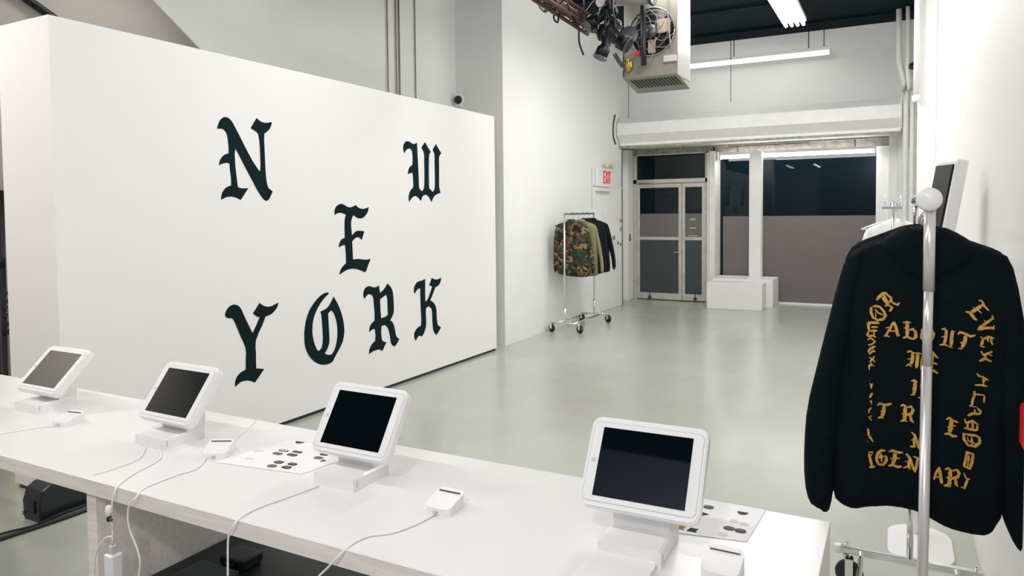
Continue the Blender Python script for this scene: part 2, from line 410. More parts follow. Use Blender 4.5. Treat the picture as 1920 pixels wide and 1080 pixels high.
fluo('fluorescent_light', 'fluorescent strip mounted under the header above the shop window', (-2.69, 12.66, 2.505), (-.31, 12.66, 2.505), 2, tube2_m, [(-.9, 0, .2), (.9, 0, .2)], .10)
solo(M().cyl((-2.29, 11.5, 3.29), (-2.29, 11.5, 4.27), .005, n=6), 'hanging_wire', darksteel_m, 'thin dark wire dangling in front of the far wall below the fluorescent strip', 'wire')

solo(M().tube([(-.006, 11.35, 4.34), (.0, 11.35, 3.66), (.035, 11.36, 3.5), (.085, 11.37, 3.22), (.095, 11.37, 3.0), (.10, 11.37, .0)], .038, n=12, sm=2), 'conduit_pipe', pipe_m,
     'thick white painted conduit with an offset bend, left one beside the shutter box', 'pipe')
solo(M().tube([(.10, 11.26, 4.34), (.107, 11.26, 3.52), (.112, 11.26, 3.40), (.135, 11.27, 3.2), (.168, 11.28, 2.9), (.172, 11.28, 0)], .028, n=12, sm=2), 'conduit_pipe', pipe_m,
     'thinner white painted conduit just right of the bent one', 'pipe')
solo(M().tube([(.215, 11.5, 4.34), (.215, 11.5, 3.4), (.215, 11.5, 0)], .03, n=10, sm=1), 'conduit_pipe', pipe_m,
     'straight white conduit closest to the right wall at the far end', 'pipe')
solo(M().tube([(.163, 8.56, 4.34), (.163, 8.56, 2.74)], .03, n=10, sm=1).lathe([(.03, 0), (.042, .01), (.042, .06), (.03, .07)], (.163, 8.56, 2.70)), 'conduit_pipe', pipe_m,
     'short white conduit with a collar running down the pilaster of the right wall', 'pipe')
sp = thing('sprinkler_valve', 'small dark round valve on a green stub between the white conduits', 'valve', (.19, 11.2, 3.5))
wb(M().lathe([(.0, -.05), (.04, -.03), (.045, 0), (.03, .04), (0, .05)], (.16, 11.2, 3.52)), 'valve_body', black_pl, sp)
wb(M().tube([(.16, 11.2, 3.55), (.20, 11.2, 3.60), (.26, 11.3, 3.62)], .012), 'stub', greenblack, sp)

# exit sign with emergency lamps
ex = thing('exit_sign', 'white EXIT sign with red letters and emergency lamps on the left wall', 'exit sign', (-4.14, 10.9, 1.93))
wb(M().box(-4.14, -4.09, 10.50, 11.10, 2.00, 2.29, bev=.006).box(-4.14, -4.05, 10.50, 11.08, 1.925, 1.945, bev=.003), 'sign_body', white_pl, ex)
def exit_letters():
    b = M(); x0, x1 = -4.088, -4.082; z0, h = 2.045, .20; y = 10.72; w_ = .075; t = .020
    # E
    b.box(x0, x1, y, y+t, z0, z0+h)
    for zz in (0, h/2-t/2, h-t): b.box(x0, x1, y, y+w_, z0+zz, z0+zz+t)
    y += .10; R45 = lambda a: Matrix.Rotation(a, 3, 'X')
    a_ = math.atan2(w_, h)
    for s_ in (-1, 1): b.box(x0, x1, y+w_/2-t/2, y+w_/2+t/2, z0, z0+h, rot=R45(s_*a_), piv=(0, y+w_/2, z0+h/2))
    y += .10; b.box(x0, x1, y+.012, y+.012+t, z0, z0+h); y += .05
    b.box(x0, x1, y, y+w_, z0+h-t, z0+h).box(x0, x1, y+w_/2-t/2, y+w_/2+t/2, z0, z0+h)
    return b
wb(exit_letters(), 'exit_lettering', red_m, ex)
for yy in (10.80, 11.06):
    wb(M().lathe([(.025, 0), (.055, .05), (.06, .06), (.05, .068), (0, .07)], (-4.10, yy, 2.35), (1, .2, -.3)).cyl((-4.11, yy, 2.27), (-4.11, yy, 2.35), .012), 'emergency_lamp', mat('lamp_cream', (.72, .68, .48), .4), ex)
solo(M().tube([(-4.138, 10.36, 2.28), (-4.138, 10.36, 1.66)], .004, n=6, sm=1), 'alarm_wire', steel_m, 'thin grey wire running down the left wall beside the EXIT sign', 'wire')
solo(M().box(-4.245, -4.232, 12.40, 12.46, 1.06, 1.19, bev=.004), 'light_switch', darksteel_m, 'small dark switch plate on the white post left of the glass doors', 'switch')

# ================================================================== partition with the lettering
pw = thing('partition_wall', 'tall freestanding white partition with black blackletter lettering', 'partition', (-4.094, 4.8, 0))
wb(M().prism([(-4.60, 2.316), (-4.094, 2.316), (-4.094, 7.25), (-4.20, 7.25), (-4.20, 2.42), (-4.60, 2.42)], lambda u, v, t: (u, v, t), .028, 2.705), 'panel', part_m, pw)
wb(M().box(-4.58, -4.191, 2.33, 2.41, .0, .03).box(-4.19, -4.106, 2.33, 7.24, .0, .03), 'base_gap', black_pl, pw)['label'] = 'black recessed base strip'
def flat_poly(polys, fn, thick):
    """polygon with optional hole -> solid letter through a 2-D curve fill"""
    cu = bpy.data.curves.new('letter', 'CURVE'); cu.dimensions = '2D'; cu.fill_mode = 'BOTH'
    for p in polys:
        s_ = cu.splines.new('POLY'); s_.points.add(len(p)-1)
        for i, (u, v) in enumerate(p): s_.points[i].co = (u, v, 0, 1)
        s_.use_cyclic_u = True
    cu.extrude = thick/2
    tmp = bpy.data.objects.new('tmp', cu); COL.objects.link(tmp)
    dg = bpy.context.evaluated_depsgraph_get(); me = bpy.data.meshes.new_from_object(tmp.evaluated_get(dg))
    bpy.data.objects.remove(tmp); bpy.data.curves.remove(cu)
    me.name = 'letter'
    for v in me.vertices: v.co = fn(*v.co)
    return me
LET = {"N":[[[3.407,2.191],[3.411,2.21],[3.418,2.227],[3.428,2.246],[3.441,2.261],[3.455,2.271],[3.471,2.279],[3.486,2.278],[3.501,2.276],[3.515,2.268],[3.53,2.255],[3.544,2.237],[3.563,2.209],[3.598,2.155],[3.637,2.093],[3.672,2.039],[3.706,1.99],[3.739,1.951],[3.771,1.916],[3.776,1.934],[3.779,1.962],[3.779,2.025],[3.777,2.091],[3.774,2.132],[3.77,2.161],[3.766,2.181],[3.76,2.193],[3.751,2.2],[3.737,2.206],[3.718,2.215],[3.696,2.223],[3.724,2.262],[3.753,2.302],[3.771,2.291],[3.789,2.282],[3.81,2.277],[3.831,2.276],[3.851,2.278],[3.869,2.282],[3.884,2.286],[3.898,2.289],[3.892,2.271],[3.885,2.253],[3.874,2.236],[3.859,2.221],[3.841,2.208],[3.822,2.196],[3.82,2.178],[3.818,2.146],[3.82,2.072],[3.822,1.991],[3.824,1.933],[3.827,1.887],[3.832,1.85],[3.838,1.822],[3.844,1.806],[3.854,1.796],[3.87,1.786],[3.888,1.776],[3.871,1.746],[3.856,1.721],[3.842,1.71],[3.83,1.704],[3.817,1.706],[3.801,1.714],[3.776,1.74],[3.748,1.774],[3.727,1.805],[3.702,1.844],[3.663,1.903],[3.625,1.961],[3.604,1.995],[3.588,2.021],[3.571,2.045],[3.555,2.067],[3.551,2.052],[3.548,2.031],[3.549,1.994],[3.551,1.95],[3.556,1.903],[3.561,1.858],[3.565,1.826],[3.569,1.799],[3.585,1.794],[3.604,1.791],[3.631,1.792],[3.661,1.793],[3.625,1.75],[3.59,1.708],[3.573,1.716],[3.555,1.723],[3.537,1.728],[3.517,1.731],[3.495,1.731],[3.472,1.728],[3.448,1.719],[3.425,1.708],[3.425,1.726],[3.428,1.743],[3.436,1.759],[3.447,1.774],[3.459,1.786],[3.474,1.796],[3.492,1.803],[3.512,1.809],[3.513,1.835],[3.512,1.862],[3.508,1.894],[3.504,1.923],[3.503,1.944],[3.503,1.961],[3.492,1.963],[3.479,1.964],[3.465,1.962],[3.449,1.958],[3.432,1.952],[3.413,1.944],[3.417,1.961],[3.422,1.977],[3.43,1.99],[3.44,2.002],[3.452,2.012],[3.466,2.02],[3.482,2.026],[3.498,2.03],[3.498,2.055],[3.497,2.083],[3.494,2.117],[3.489,2.149],[3.481,2.169],[3.471,2.181],[3.46,2.191],[3.446,2.195],[3.427,2.194]]],"W":[[[5.522,2.167],[5.514,2.18],[5.508,2.193],[5.504,2.209],[5.504,2.226],[5.509,2.244],[5.52,2.26],[5.536,2.273],[5.555,2.284],[5.578,2.286],[5.601,2.285],[5.625,2.277],[5.647,2.269],[5.662,2.266],[5.678,2.267],[5.701,2.274],[5.725,2.283],[5.727,2.259],[5.729,2.225],[5.733,2.162],[5.738,2.089],[5.742,2.019],[5.745,1.953],[5.745,1.897],[5.749,1.854],[5.768,1.832],[5.791,1.818],[5.813,1.828],[5.832,1.847],[5.839,1.891],[5.842,1.951],[5.843,2.031],[5.842,2.108],[5.844,2.155],[5.841,2.189],[5.821,2.217],[5.797,2.242],[5.828,2.271],[5.86,2.3],[5.884,2.277],[5.908,2.253],[5.933,2.231],[5.959,2.21],[5.942,2.199],[5.928,2.179],[5.922,2.136],[5.92,2.08],[5.918,2.017],[5.917,1.954],[5.918,1.901],[5.92,1.852],[5.949,1.834],[5.978,1.815],[6.0,1.827],[6.017,1.848],[6.023,1.895],[6.024,1.958],[6.023,2.04],[6.022,2.118],[6.024,2.162],[6.022,2.192],[6.007,2.215],[5.989,2.234],[6.019,2.265],[6.049,2.296],[6.071,2.276],[6.094,2.255],[6.119,2.233],[6.145,2.211],[6.122,2.194],[6.104,2.171],[6.1,2.136],[6.102,2.09],[6.1,2.026],[6.098,1.96],[6.097,1.907],[6.098,1.863],[6.108,1.833],[6.12,1.808],[6.09,1.802],[6.06,1.794],[6.03,1.784],[6.002,1.768],[5.978,1.742],[5.955,1.713],[5.934,1.74],[5.912,1.763],[5.884,1.776],[5.855,1.786],[5.832,1.779],[5.808,1.771],[5.79,1.747],[5.771,1.722],[5.75,1.741],[5.727,1.757],[5.704,1.765],[5.68,1.769],[5.657,1.763],[5.633,1.753],[5.608,1.733],[5.583,1.711],[5.578,1.735],[5.577,1.758],[5.583,1.781],[5.593,1.801],[5.605,1.817],[5.62,1.829],[5.636,1.841],[5.654,1.852],[5.656,1.881],[5.656,1.913],[5.652,1.949],[5.648,1.987],[5.631,1.988],[5.614,1.986],[5.593,1.98],[5.572,1.972],[5.575,1.994],[5.581,2.014],[5.591,2.031],[5.605,2.045],[5.625,2.056],[5.647,2.066],[5.65,2.096],[5.651,2.127],[5.649,2.165],[5.643,2.197],[5.63,2.21],[5.615,2.217],[5.597,2.216],[5.579,2.215],[5.561,2.206],[5.545,2.196],[5.533,2.182]]],"E":[[[4.549,1.595],[4.55,1.617],[4.554,1.637],[4.563,1.654],[4.577,1.669],[4.599,1.679],[4.623,1.688],[4.643,1.686],[4.664,1.683],[4.685,1.674],[4.705,1.665],[4.724,1.66],[4.742,1.659],[4.761,1.661],[4.78,1.665],[4.799,1.671],[4.818,1.678],[4.831,1.668],[4.847,1.659],[4.869,1.651],[4.895,1.646],[4.92,1.646],[4.944,1.649],[4.967,1.655],[4.99,1.661],[4.984,1.642],[4.976,1.623],[4.961,1.605],[4.943,1.588],[4.923,1.575],[4.902,1.566],[4.88,1.562],[4.858,1.563],[4.839,1.567],[4.82,1.574],[4.802,1.583],[4.785,1.592],[4.775,1.581],[4.766,1.567],[4.757,1.547],[4.752,1.523],[4.752,1.499],[4.755,1.473],[4.758,1.447],[4.761,1.421],[4.782,1.435],[4.802,1.448],[4.819,1.455],[4.841,1.458],[4.879,1.455],[4.924,1.451],[4.905,1.413],[4.887,1.376],[4.87,1.388],[4.854,1.397],[4.839,1.401],[4.825,1.402],[4.808,1.397],[4.791,1.39],[4.776,1.379],[4.762,1.367],[4.763,1.336],[4.765,1.302],[4.767,1.259],[4.769,1.213],[4.796,1.215],[4.824,1.216],[4.859,1.212],[4.892,1.207],[4.917,1.204],[4.942,1.202],[4.971,1.203],[5.002,1.205],[4.983,1.177],[4.965,1.149],[4.95,1.123],[4.937,1.099],[4.925,1.096],[4.914,1.094],[4.888,1.104],[4.86,1.114],[4.827,1.124],[4.793,1.132],[4.759,1.135],[4.727,1.135],[4.699,1.132],[4.671,1.125],[4.634,1.112],[4.595,1.097],[4.6,1.114],[4.607,1.13],[4.619,1.147],[4.635,1.162],[4.656,1.175],[4.68,1.187],[4.68,1.221],[4.679,1.256],[4.676,1.297],[4.672,1.339],[4.66,1.342],[4.645,1.342],[4.621,1.334],[4.594,1.324],[4.597,1.342],[4.603,1.359],[4.613,1.376],[4.628,1.389],[4.648,1.397],[4.671,1.403],[4.67,1.439],[4.67,1.475],[4.67,1.51],[4.672,1.543],[4.679,1.571],[4.689,1.596],[4.669,1.603],[4.648,1.609],[4.626,1.613],[4.603,1.613],[4.576,1.606]]],"Y":[[[3.431,0.915],[3.435,0.928],[3.443,0.942],[3.454,0.955],[3.468,0.966],[3.487,0.972],[3.508,0.977],[3.525,0.972],[3.541,0.966],[3.554,0.956],[3.567,0.942],[3.578,0.922],[3.594,0.887],[3.627,0.824],[3.667,0.75],[3.682,0.771],[3.698,0.794],[3.716,0.824],[3.735,0.857],[3.721,0.86],[3.708,0.865],[3.692,0.877],[3.675,0.892],[3.693,0.912],[3.71,0.93],[3.725,0.946],[3.739,0.961],[3.755,0.948],[3.773,0.937],[3.796,0.928],[3.82,0.923],[3.84,0.923],[3.861,0.926],[3.888,0.934],[3.918,0.943],[3.913,0.926],[3.906,0.91],[3.893,0.895],[3.876,0.882],[3.859,0.87],[3.839,0.862],[3.815,0.857],[3.79,0.854],[3.778,0.829],[3.76,0.797],[3.725,0.746],[3.694,0.69],[3.69,0.645],[3.693,0.599],[3.692,0.545],[3.692,0.488],[3.709,0.484],[3.727,0.48],[3.746,0.475],[3.766,0.469],[3.743,0.448],[3.721,0.427],[3.699,0.407],[3.677,0.387],[3.658,0.397],[3.639,0.407],[3.619,0.414],[3.598,0.419],[3.574,0.421],[3.549,0.419],[3.525,0.408],[3.501,0.394],[3.5,0.414],[3.502,0.433],[3.51,0.45],[3.521,0.465],[3.535,0.477],[3.551,0.486],[3.573,0.493],[3.597,0.499],[3.599,0.536],[3.6,0.573],[3.604,0.611],[3.601,0.651],[3.584,0.694],[3.559,0.742],[3.532,0.804],[3.508,0.857],[3.496,0.875],[3.487,0.882],[3.47,0.884],[3.455,0.887],[3.445,0.893],[3.436,0.899],[3.432,0.906]]],"O":[[[4.468,0.956],[4.46,0.961],[4.451,0.965],[4.43,0.964],[4.408,0.961],[4.383,0.953],[4.356,0.941],[4.327,0.923],[4.296,0.9],[4.265,0.871],[4.237,0.839],[4.215,0.802],[4.198,0.762],[4.187,0.719],[4.18,0.677],[4.178,0.634],[4.18,0.595],[4.185,0.562],[4.196,0.533],[4.211,0.504],[4.23,0.477],[4.251,0.454],[4.274,0.433],[4.302,0.414],[4.332,0.398],[4.361,0.387],[4.391,0.38],[4.417,0.377],[4.442,0.377],[4.471,0.381],[4.495,0.389],[4.505,0.398],[4.514,0.413],[4.54,0.44],[4.569,0.471],[4.595,0.499],[4.617,0.529],[4.63,0.561],[4.639,0.594],[4.642,0.624],[4.64,0.657],[4.634,0.697],[4.623,0.74],[4.607,0.781],[4.589,0.819],[4.569,0.854],[4.55,0.883],[4.534,0.904],[4.52,0.923],[4.506,0.904],[4.492,0.886],[4.477,0.869],[4.461,0.853],[4.443,0.841],[4.421,0.831],[4.392,0.824],[4.361,0.818],[4.367,0.806],[4.373,0.786],[4.377,0.744],[4.381,0.694],[4.384,0.64],[4.384,0.591],[4.382,0.563],[4.377,0.544],[4.37,0.528],[4.361,0.517],[4.347,0.508],[4.333,0.502],[4.322,0.511],[4.31,0.525],[4.296,0.552],[4.283,0.583],[4.274,0.617],[4.268,0.651],[4.267,0.687],[4.271,0.722],[4.278,0.754],[4.289,0.785],[4.305,0.813],[4.324,0.84],[4.347,0.867],[4.372,0.891],[4.396,0.911],[4.42,0.928],[4.444,0.942]],[[4.45,0.791],[4.469,0.802],[4.488,0.813],[4.502,0.801],[4.516,0.785],[4.529,0.762],[4.541,0.733],[4.551,0.699],[4.557,0.662],[4.558,0.625],[4.555,0.588],[4.548,0.554],[4.539,0.523],[4.529,0.498],[4.516,0.477],[4.5,0.462],[4.484,0.449],[4.464,0.45],[4.445,0.452],[4.423,0.46],[4.402,0.47],[4.418,0.486],[4.433,0.504],[4.446,0.523],[4.456,0.546],[4.46,0.574],[4.46,0.609],[4.457,0.658],[4.454,0.708],[4.452,0.75]]],"R":[[[4.906,0.86],[4.899,0.876],[4.894,0.892],[4.894,0.908],[4.898,0.923],[4.908,0.941],[4.923,0.955],[4.946,0.963],[4.972,0.968],[4.991,0.962],[5.011,0.956],[5.031,0.951],[5.05,0.948],[5.066,0.948],[5.08,0.95],[5.096,0.954],[5.111,0.96],[5.113,0.946],[5.115,0.93],[5.119,0.912],[5.124,0.892],[5.145,0.9],[5.166,0.909],[5.185,0.921],[5.203,0.935],[5.218,0.95],[5.233,0.965],[5.252,0.952],[5.271,0.938],[5.288,0.92],[5.302,0.899],[5.311,0.874],[5.316,0.844],[5.319,0.808],[5.32,0.771],[5.322,0.736],[5.321,0.704],[5.313,0.68],[5.3,0.66],[5.284,0.641],[5.265,0.622],[5.283,0.613],[5.299,0.601],[5.313,0.581],[5.324,0.557],[5.333,0.529],[5.339,0.501],[5.345,0.478],[5.354,0.459],[5.374,0.444],[5.397,0.43],[5.381,0.413],[5.364,0.397],[5.345,0.383],[5.327,0.371],[5.31,0.378],[5.293,0.385],[5.279,0.401],[5.267,0.419],[5.262,0.445],[5.258,0.474],[5.249,0.506],[5.239,0.536],[5.227,0.557],[5.213,0.573],[5.198,0.584],[5.183,0.592],[5.159,0.59],[5.136,0.588],[5.133,0.557],[5.131,0.526],[5.133,0.496],[5.138,0.47],[5.147,0.456],[5.158,0.445],[5.181,0.438],[5.204,0.431],[5.188,0.414],[5.172,0.396],[5.158,0.378],[5.145,0.36],[5.128,0.37],[5.11,0.379],[5.088,0.384],[5.065,0.385],[5.04,0.384],[5.014,0.381],[4.986,0.374],[4.957,0.366],[4.958,0.385],[4.961,0.403],[4.972,0.421],[4.986,0.437],[5.004,0.45],[5.022,0.46],[5.034,0.465],[5.045,0.469],[5.048,0.494],[5.05,0.52],[5.047,0.548],[5.042,0.577],[5.027,0.578],[5.01,0.577],[4.987,0.569],[4.962,0.56],[4.966,0.582],[4.971,0.602],[4.982,0.617],[4.997,0.63],[5.017,0.641],[5.04,0.651],[5.042,0.688],[5.042,0.726],[5.039,0.766],[5.034,0.804],[5.031,0.837],[5.026,0.862],[5.014,0.877],[4.999,0.888],[4.982,0.892],[4.965,0.896],[4.95,0.89],[4.936,0.884],[4.921,0.872]],[[5.123,0.834],[5.146,0.842],[5.169,0.85],[5.19,0.858],[5.211,0.865],[5.219,0.849],[5.226,0.828],[5.228,0.794],[5.229,0.755],[5.231,0.717],[5.232,0.679],[5.212,0.671],[5.19,0.665],[5.162,0.662],[5.133,0.661],[5.13,0.692],[5.127,0.722],[5.125,0.752],[5.124,0.781],[5.123,0.808]]],"K":[[[5.648,0.827],[5.641,0.841],[5.636,0.856],[5.638,0.874],[5.644,0.892],[5.656,0.909],[5.672,0.924],[5.691,0.935],[5.714,0.942],[5.743,0.944],[5.773,0.945],[5.801,0.95],[5.828,0.957],[5.827,0.933],[5.827,0.903],[5.825,0.857],[5.824,0.808],[5.825,0.768],[5.825,0.73],[5.846,0.74],[5.867,0.753],[5.887,0.777],[5.907,0.806],[5.928,0.837],[5.948,0.869],[5.922,0.878],[5.896,0.887],[5.909,0.905],[5.921,0.923],[5.932,0.941],[5.942,0.958],[5.96,0.95],[5.978,0.942],[6.001,0.937],[6.024,0.934],[6.044,0.933],[6.064,0.935],[6.087,0.94],[6.111,0.946],[6.107,0.93],[6.102,0.914],[6.093,0.897],[6.08,0.883],[6.064,0.872],[6.045,0.865],[6.025,0.86],[6.005,0.857],[5.985,0.829],[5.963,0.8],[5.938,0.768],[5.911,0.735],[5.933,0.725],[5.955,0.714],[5.976,0.699],[5.994,0.68],[6.007,0.658],[6.016,0.632],[6.019,0.6],[6.02,0.566],[6.022,0.531],[6.027,0.5],[6.034,0.48],[6.046,0.464],[6.069,0.451],[6.095,0.439],[6.076,0.421],[6.057,0.404],[6.035,0.388],[6.013,0.373],[5.997,0.381],[5.981,0.392],[5.967,0.41],[5.956,0.432],[5.95,0.459],[5.946,0.492],[5.943,0.531],[5.94,0.57],[5.94,0.599],[5.938,0.622],[5.932,0.641],[5.92,0.657],[5.901,0.669],[5.879,0.679],[5.858,0.673],[5.837,0.667],[5.833,0.643],[5.83,0.617],[5.833,0.579],[5.836,0.539],[5.833,0.506],[5.827,0.477],[5.814,0.452],[5.798,0.43],[5.778,0.411],[5.756,0.394],[5.747,0.399],[5.738,0.405],[5.727,0.409],[5.717,0.412],[5.702,0.407],[5.687,0.4],[5.673,0.386],[5.659,0.37],[5.645,0.385],[5.635,0.402],[5.631,0.423],[5.633,0.443],[5.641,0.458],[5.654,0.471],[5.671,0.483],[5.692,0.493],[5.718,0.5],[5.746,0.504],[5.75,0.532],[5.753,0.563],[5.751,0.609],[5.748,0.659],[5.745,0.705],[5.744,0.754],[5.743,0.811],[5.742,0.87],[5.727,0.872],[5.713,0.873],[5.696,0.864],[5.68,0.854],[5.664,0.841]]]}
for ch in 'NEWYORK':
    polys = LET[ch]; us = [u for u, v in polys[0]]; vs = [v for u, v in polys[0]]
    me = flat_poly(polys, lambda u, v, t: Vector((.0015+t, u-4.8, v)), .002)
    o = link('letter', me, vinyl_m, pw); o['label'] = 'black blackletter letter ' + ch

# dome camera above the partition
dc = thing('dome_camera', 'white dome security camera on the wall above the partition corner', 'security camera', (-4.70, 7.55, 2.96))
wb(M().lathe([(.0, 0), (.075, 0), (.08, .02), (.072, .05), (.05, .06), (0, .06)], (-4.75, 7.55, 2.985), (0, -1, 0)), 'camera_base', white_pl, dc)
wb(M().lathe([(.052, 0), (.050, .025), (.035, .05), (.012, .060), (0, .061)], (-4.735, 7.50, 2.98), (.35, -1, -.1)), 'camera_dome', black_pl, dc)
wb(M().box(-4.80, -4.70, 7.50, 7.55, 2.90, 3.04, bev=.01), 'camera_bracket', white_pl, dc)
for k, (y, x) in enumerate([(6.19, -4.785), (6.337, -4.785), (6.394, -4.785), (6.689, -4.785)]):
    solo(M().cyl((x, y, 0), (x, y, 4.27), .007 if k != 2 else .009, n=6), 'hanging_cable', mat('old_cable', (.27, .22, .18), .6),
         ['thin brown cable running up the wall, leftmost of the four above the partition', 'thin brown cable second from left of the four above the partition',
          'slightly thicker brown cable close beside the second one above the partition', 'thin brown cable standing apart nearest the dome camera'][k], 'cable', 'cables on the wall above the partition')
# stair handrail and ladder behind the partition
hr = thing('stair_handrail', 'black sloping handrail on the beige stair wall at the top left', 'handrail', (-6.2, 2.9, 3.0))
wb(M().tube([(-6.2, 1.3, 4.345), (-6.2, 2.5, 3.78), (-6.2, 4.2, 2.93), (-6.2, 5.6, 2.2)], .035, sm=1), 'rail', black_pl, hr)
for y_, z_ in ((2.5, 3.78), (4.2, 2.93)): wb(M().cyl((-6.2, y_, z_), (-6.25, y_, z_-.05), .012), 'bracket', black_pl, hr)
ld = thing('step_ladder', 'grey aluminium ladder leaning behind the left end of the partition', 'ladder', (-4.9, 2.7, 0))
la, lb_ = Vector((-4.955, 2.50, .02)), Vector((-5.04, 2.58, 2.6)); gap = Vector((-.10, .40, 0))
alu2 = mat('ladder_aluminium', (.30, .30, .29), .4, .6)
for g_ in (Vector((0, 0, 0)), gap):
    wb(M().cyl(la+g_, lb_+g_, .028, n=8), 'side_rail', alu2, ld)
for k in range(8):
    f_ = (k+.7)/8.2; wb(M().cyl(la.lerp(lb_, f_), la.lerp(lb_, f_)+gap, .014, n=8), 'rung', alu2, ld)
wb(M().cyl(la-Vector((0, 0, .02)), la.lerp(lb_, .06), .034, n=10), 'foot', yellow_m, ld)['label'] = 'yellow foot'

# lettering running down the ladder rail
lt = M(); d_ = (lb_-la).normalized(); sx = Vector((1, -.25, 0)).normalized()
GL = {'K': [(0, 0, 0, 1), (0, .5, .6, 1), (0, .5, .6, 0)], 'E': [(0, 0, 0, 1), (0, 0, .6, 0), (0, .5, .5, .5), (0, 1, .6, 1)], 'L': [(0, 0, 0, 1), (0, 0, .6, 0)], 'R': [(0, 0, 0, 1), (0, 1, .55, 1), (.55, 1, .55, .5), (.55, .5, 0, .5), (0, .5, .6, 0)]}
o_ = la.lerp(lb_, .43)
fr_ = Vector((.28, -.96, 0)).normalized(); ad_ = Vector((.96, .28, 0)).normalized()
for i, chh in enumerate('KELLER'):
    for x0_, y0_, x1_, y1_ in GL[chh]:
        f3 = lambda u, v: o_ - d_*(i*.048+u*.05) + ad_*((v-.5)*.036) + fr_*.030
        lt.cyl(f3(x0_, y0_), f3(x1_, y1_), .0045, n=5)
wb(lt, 'lettering', black_pl, ld)['label'] = 'black lettering down the rail'
sb = thing('storage_shelf', 'dark grey shelf with black bars in the gap left of the partition', 'shelf', (-5.9, 3.2, 0))
for zz in (.35, .78, 1.25, 1.75):
    wb(M().box(-6.2, -5.45, 2.7, 3.3, zz, zz+.04), 'shelf_board', black_pl, sb)
wb(M().box(-6.2, -6.17, 2.7, 3.3, 0, 1.8), 'back_panel', mat('shelf_grey', (.16, .16, .155), .7), sb)
for xx, yy in ((-5.47, 2.71), (-6.19, 2.71), (-5.47, 3.28), (-6.19, 3.28)): wb(M().box(xx-.012, xx+.012, yy-.012, yy+.012, 0, 1.8), 'upright', darksteel_m, sb)


# ================================================================== unit heater
uh = thing('unit_heater', 'grey-green metal unit heater with round fan guard hung from the ceiling', 'heater', (-2.17, 7.25, 2.93))
hx0, hx1, hy0, hy1, hz0, hz1 = -2.455, -1.895, 7.0, 7.46, 2.955, 4.05
fc = (-2.16, 3.37); fr = .235
b = M()
# front plate with a round hole: ring of quads between circle and rectangle
n = 48; inner = []; outer = []
for k in range(n):
    a = 2*PI*k/n; c, s_ = math.cos(a), math.sin(a)
    inner.append((fc[0]+fr*c, fc[1]+fr*s_))
    tx = ((hx1 if c > 0 else hx0)-fc[0])/c if abs(c) > 1e-6 else 1e9
    tz = ((hz1 if s_ > 0 else hz0)-fc[1])/s_ if abs(s_) > 1e-6 else 1e9
    t_ = min(abs(tx), abs(tz)); outer.append((fc[0]+t_*c, fc[1]+t_*s_))
iv = [b.bm.verts.new((x, hy0, z)) for x, z in inner]; ov = [b.bm.verts.new((x, hy0, z)) for x, z in outer]; bv = [b.bm.verts.new((x, hy0+.06, z)) for x, z in inner]
for k in range(n):
    j = (k+1) % n
    b.bm.faces.new((iv[k], iv[j], ov[j], ov[k])); b.bm.faces.new((iv[k], bv[k], bv[j], iv[j]))
cs = [b.bm.verts.new((x, hy0, z)) for x, z in ((hx0, hz0), (hx1, hz0), (hx1, hz1), (hx0, hz1))]
for cx_, cz_, cv in ((hx0, hz0, cs[0]), (hx1, hz0, cs[1]), (hx1, hz1, cs[2]), (hx0, hz1, cs[3])):
    near = sorted(ov, key=lambda v: (v.co.x-cx_)**2+(v.co.z-cz_)**2)[:6]
    ex_ = [v for v in near if abs(v.co.x-cx_) < 1e-5]; ez_ = [v for v in near if abs(v.co.z-cz_) < 1e-5]
    if ex_ and ez_:
        b.bm.faces.new((cv, min(ex_, key=lambda v: abs(v.co.z-cz_)), min(ez_, key=lambda v: abs(v.co.x-cx_))))
b.box(hx0, hx0+.01, hy0, hy1, hz0, hz1).box(hx0, hx1, hy1-.01, hy1, hz0, hz1).box(hx0, hx1, hy0, hy1, hz1-.01, hz1)
wb(b, 'casing', heater_m, uh)
wb(M().box(hx1-.01, hx1+.004, hy0-.012, hy1, hz0-.03, hz1, bev=.004), 'side_panel', heater_side, uh)['label'] = 'paler side panel'
bt = M().prism([(hy0, hz0), (hy1, hz0-.085), (hy1, hz0-.10), (hy0, hz0-.015)], lambda u, v, t: (t, u, v), hx0, hx1)
wb(bt, 'bottom_panel', heater_m, uh)
lv = M()
for k in range(14):
    x = hx0+.055+k*.034
    z = lambda y: hz0-.015-(y-hy0)*.185-.003
    ya, yb = hy0+.07, hy0+.30
    lv.prism([(x, ya), (x+.017, ya), (x+.030, yb), (x+.013, yb)], lambda u, v, t: (u, v, hz0-.015-(v-hy0)*.185-.002-t), 0, .003)
wb(lv, 'louvres', case_m, uh)['label'] = 'row of dark louvre slots'
wb(M().lathe([(0, 0), (fr-.01, 0), (fr-.01, .01), (0, .01)], (fc[0], hy0+.08, fc[1]), (0, 1, 0), n=32), 'fan_recess', black_pl, uh)
gd = M()
gy = hy0-.03
for r_ in (.10, .17, fr):
    pts = [(fc[0]+r_*math.cos(a), gy+.02*(r_/fr), fc[1]+r_*math.sin(a)) for a in [2*PI*k/28 for k in range(29)]]
    gd.tube(pts, .0035 if r_ < fr else .008, n=6, sm=1)
for k in range(10):
    a = 2*PI*k/10+.2; a2 = a+.9
    gd.tube([(fc[0]+.05*math.cos(a), gy, fc[1]+.05*math.sin(a)), (fc[0]+.15*math.cos(a+.3), gy+.01, fc[1]+.15*math.sin(a+.3)), (fc[0]+fr*math.cos(a2), gy+.02, fc[1]+fr*math.sin(a2))], .0035, n=5)
wb(gd, 'fan_guard', duct_m, uh)
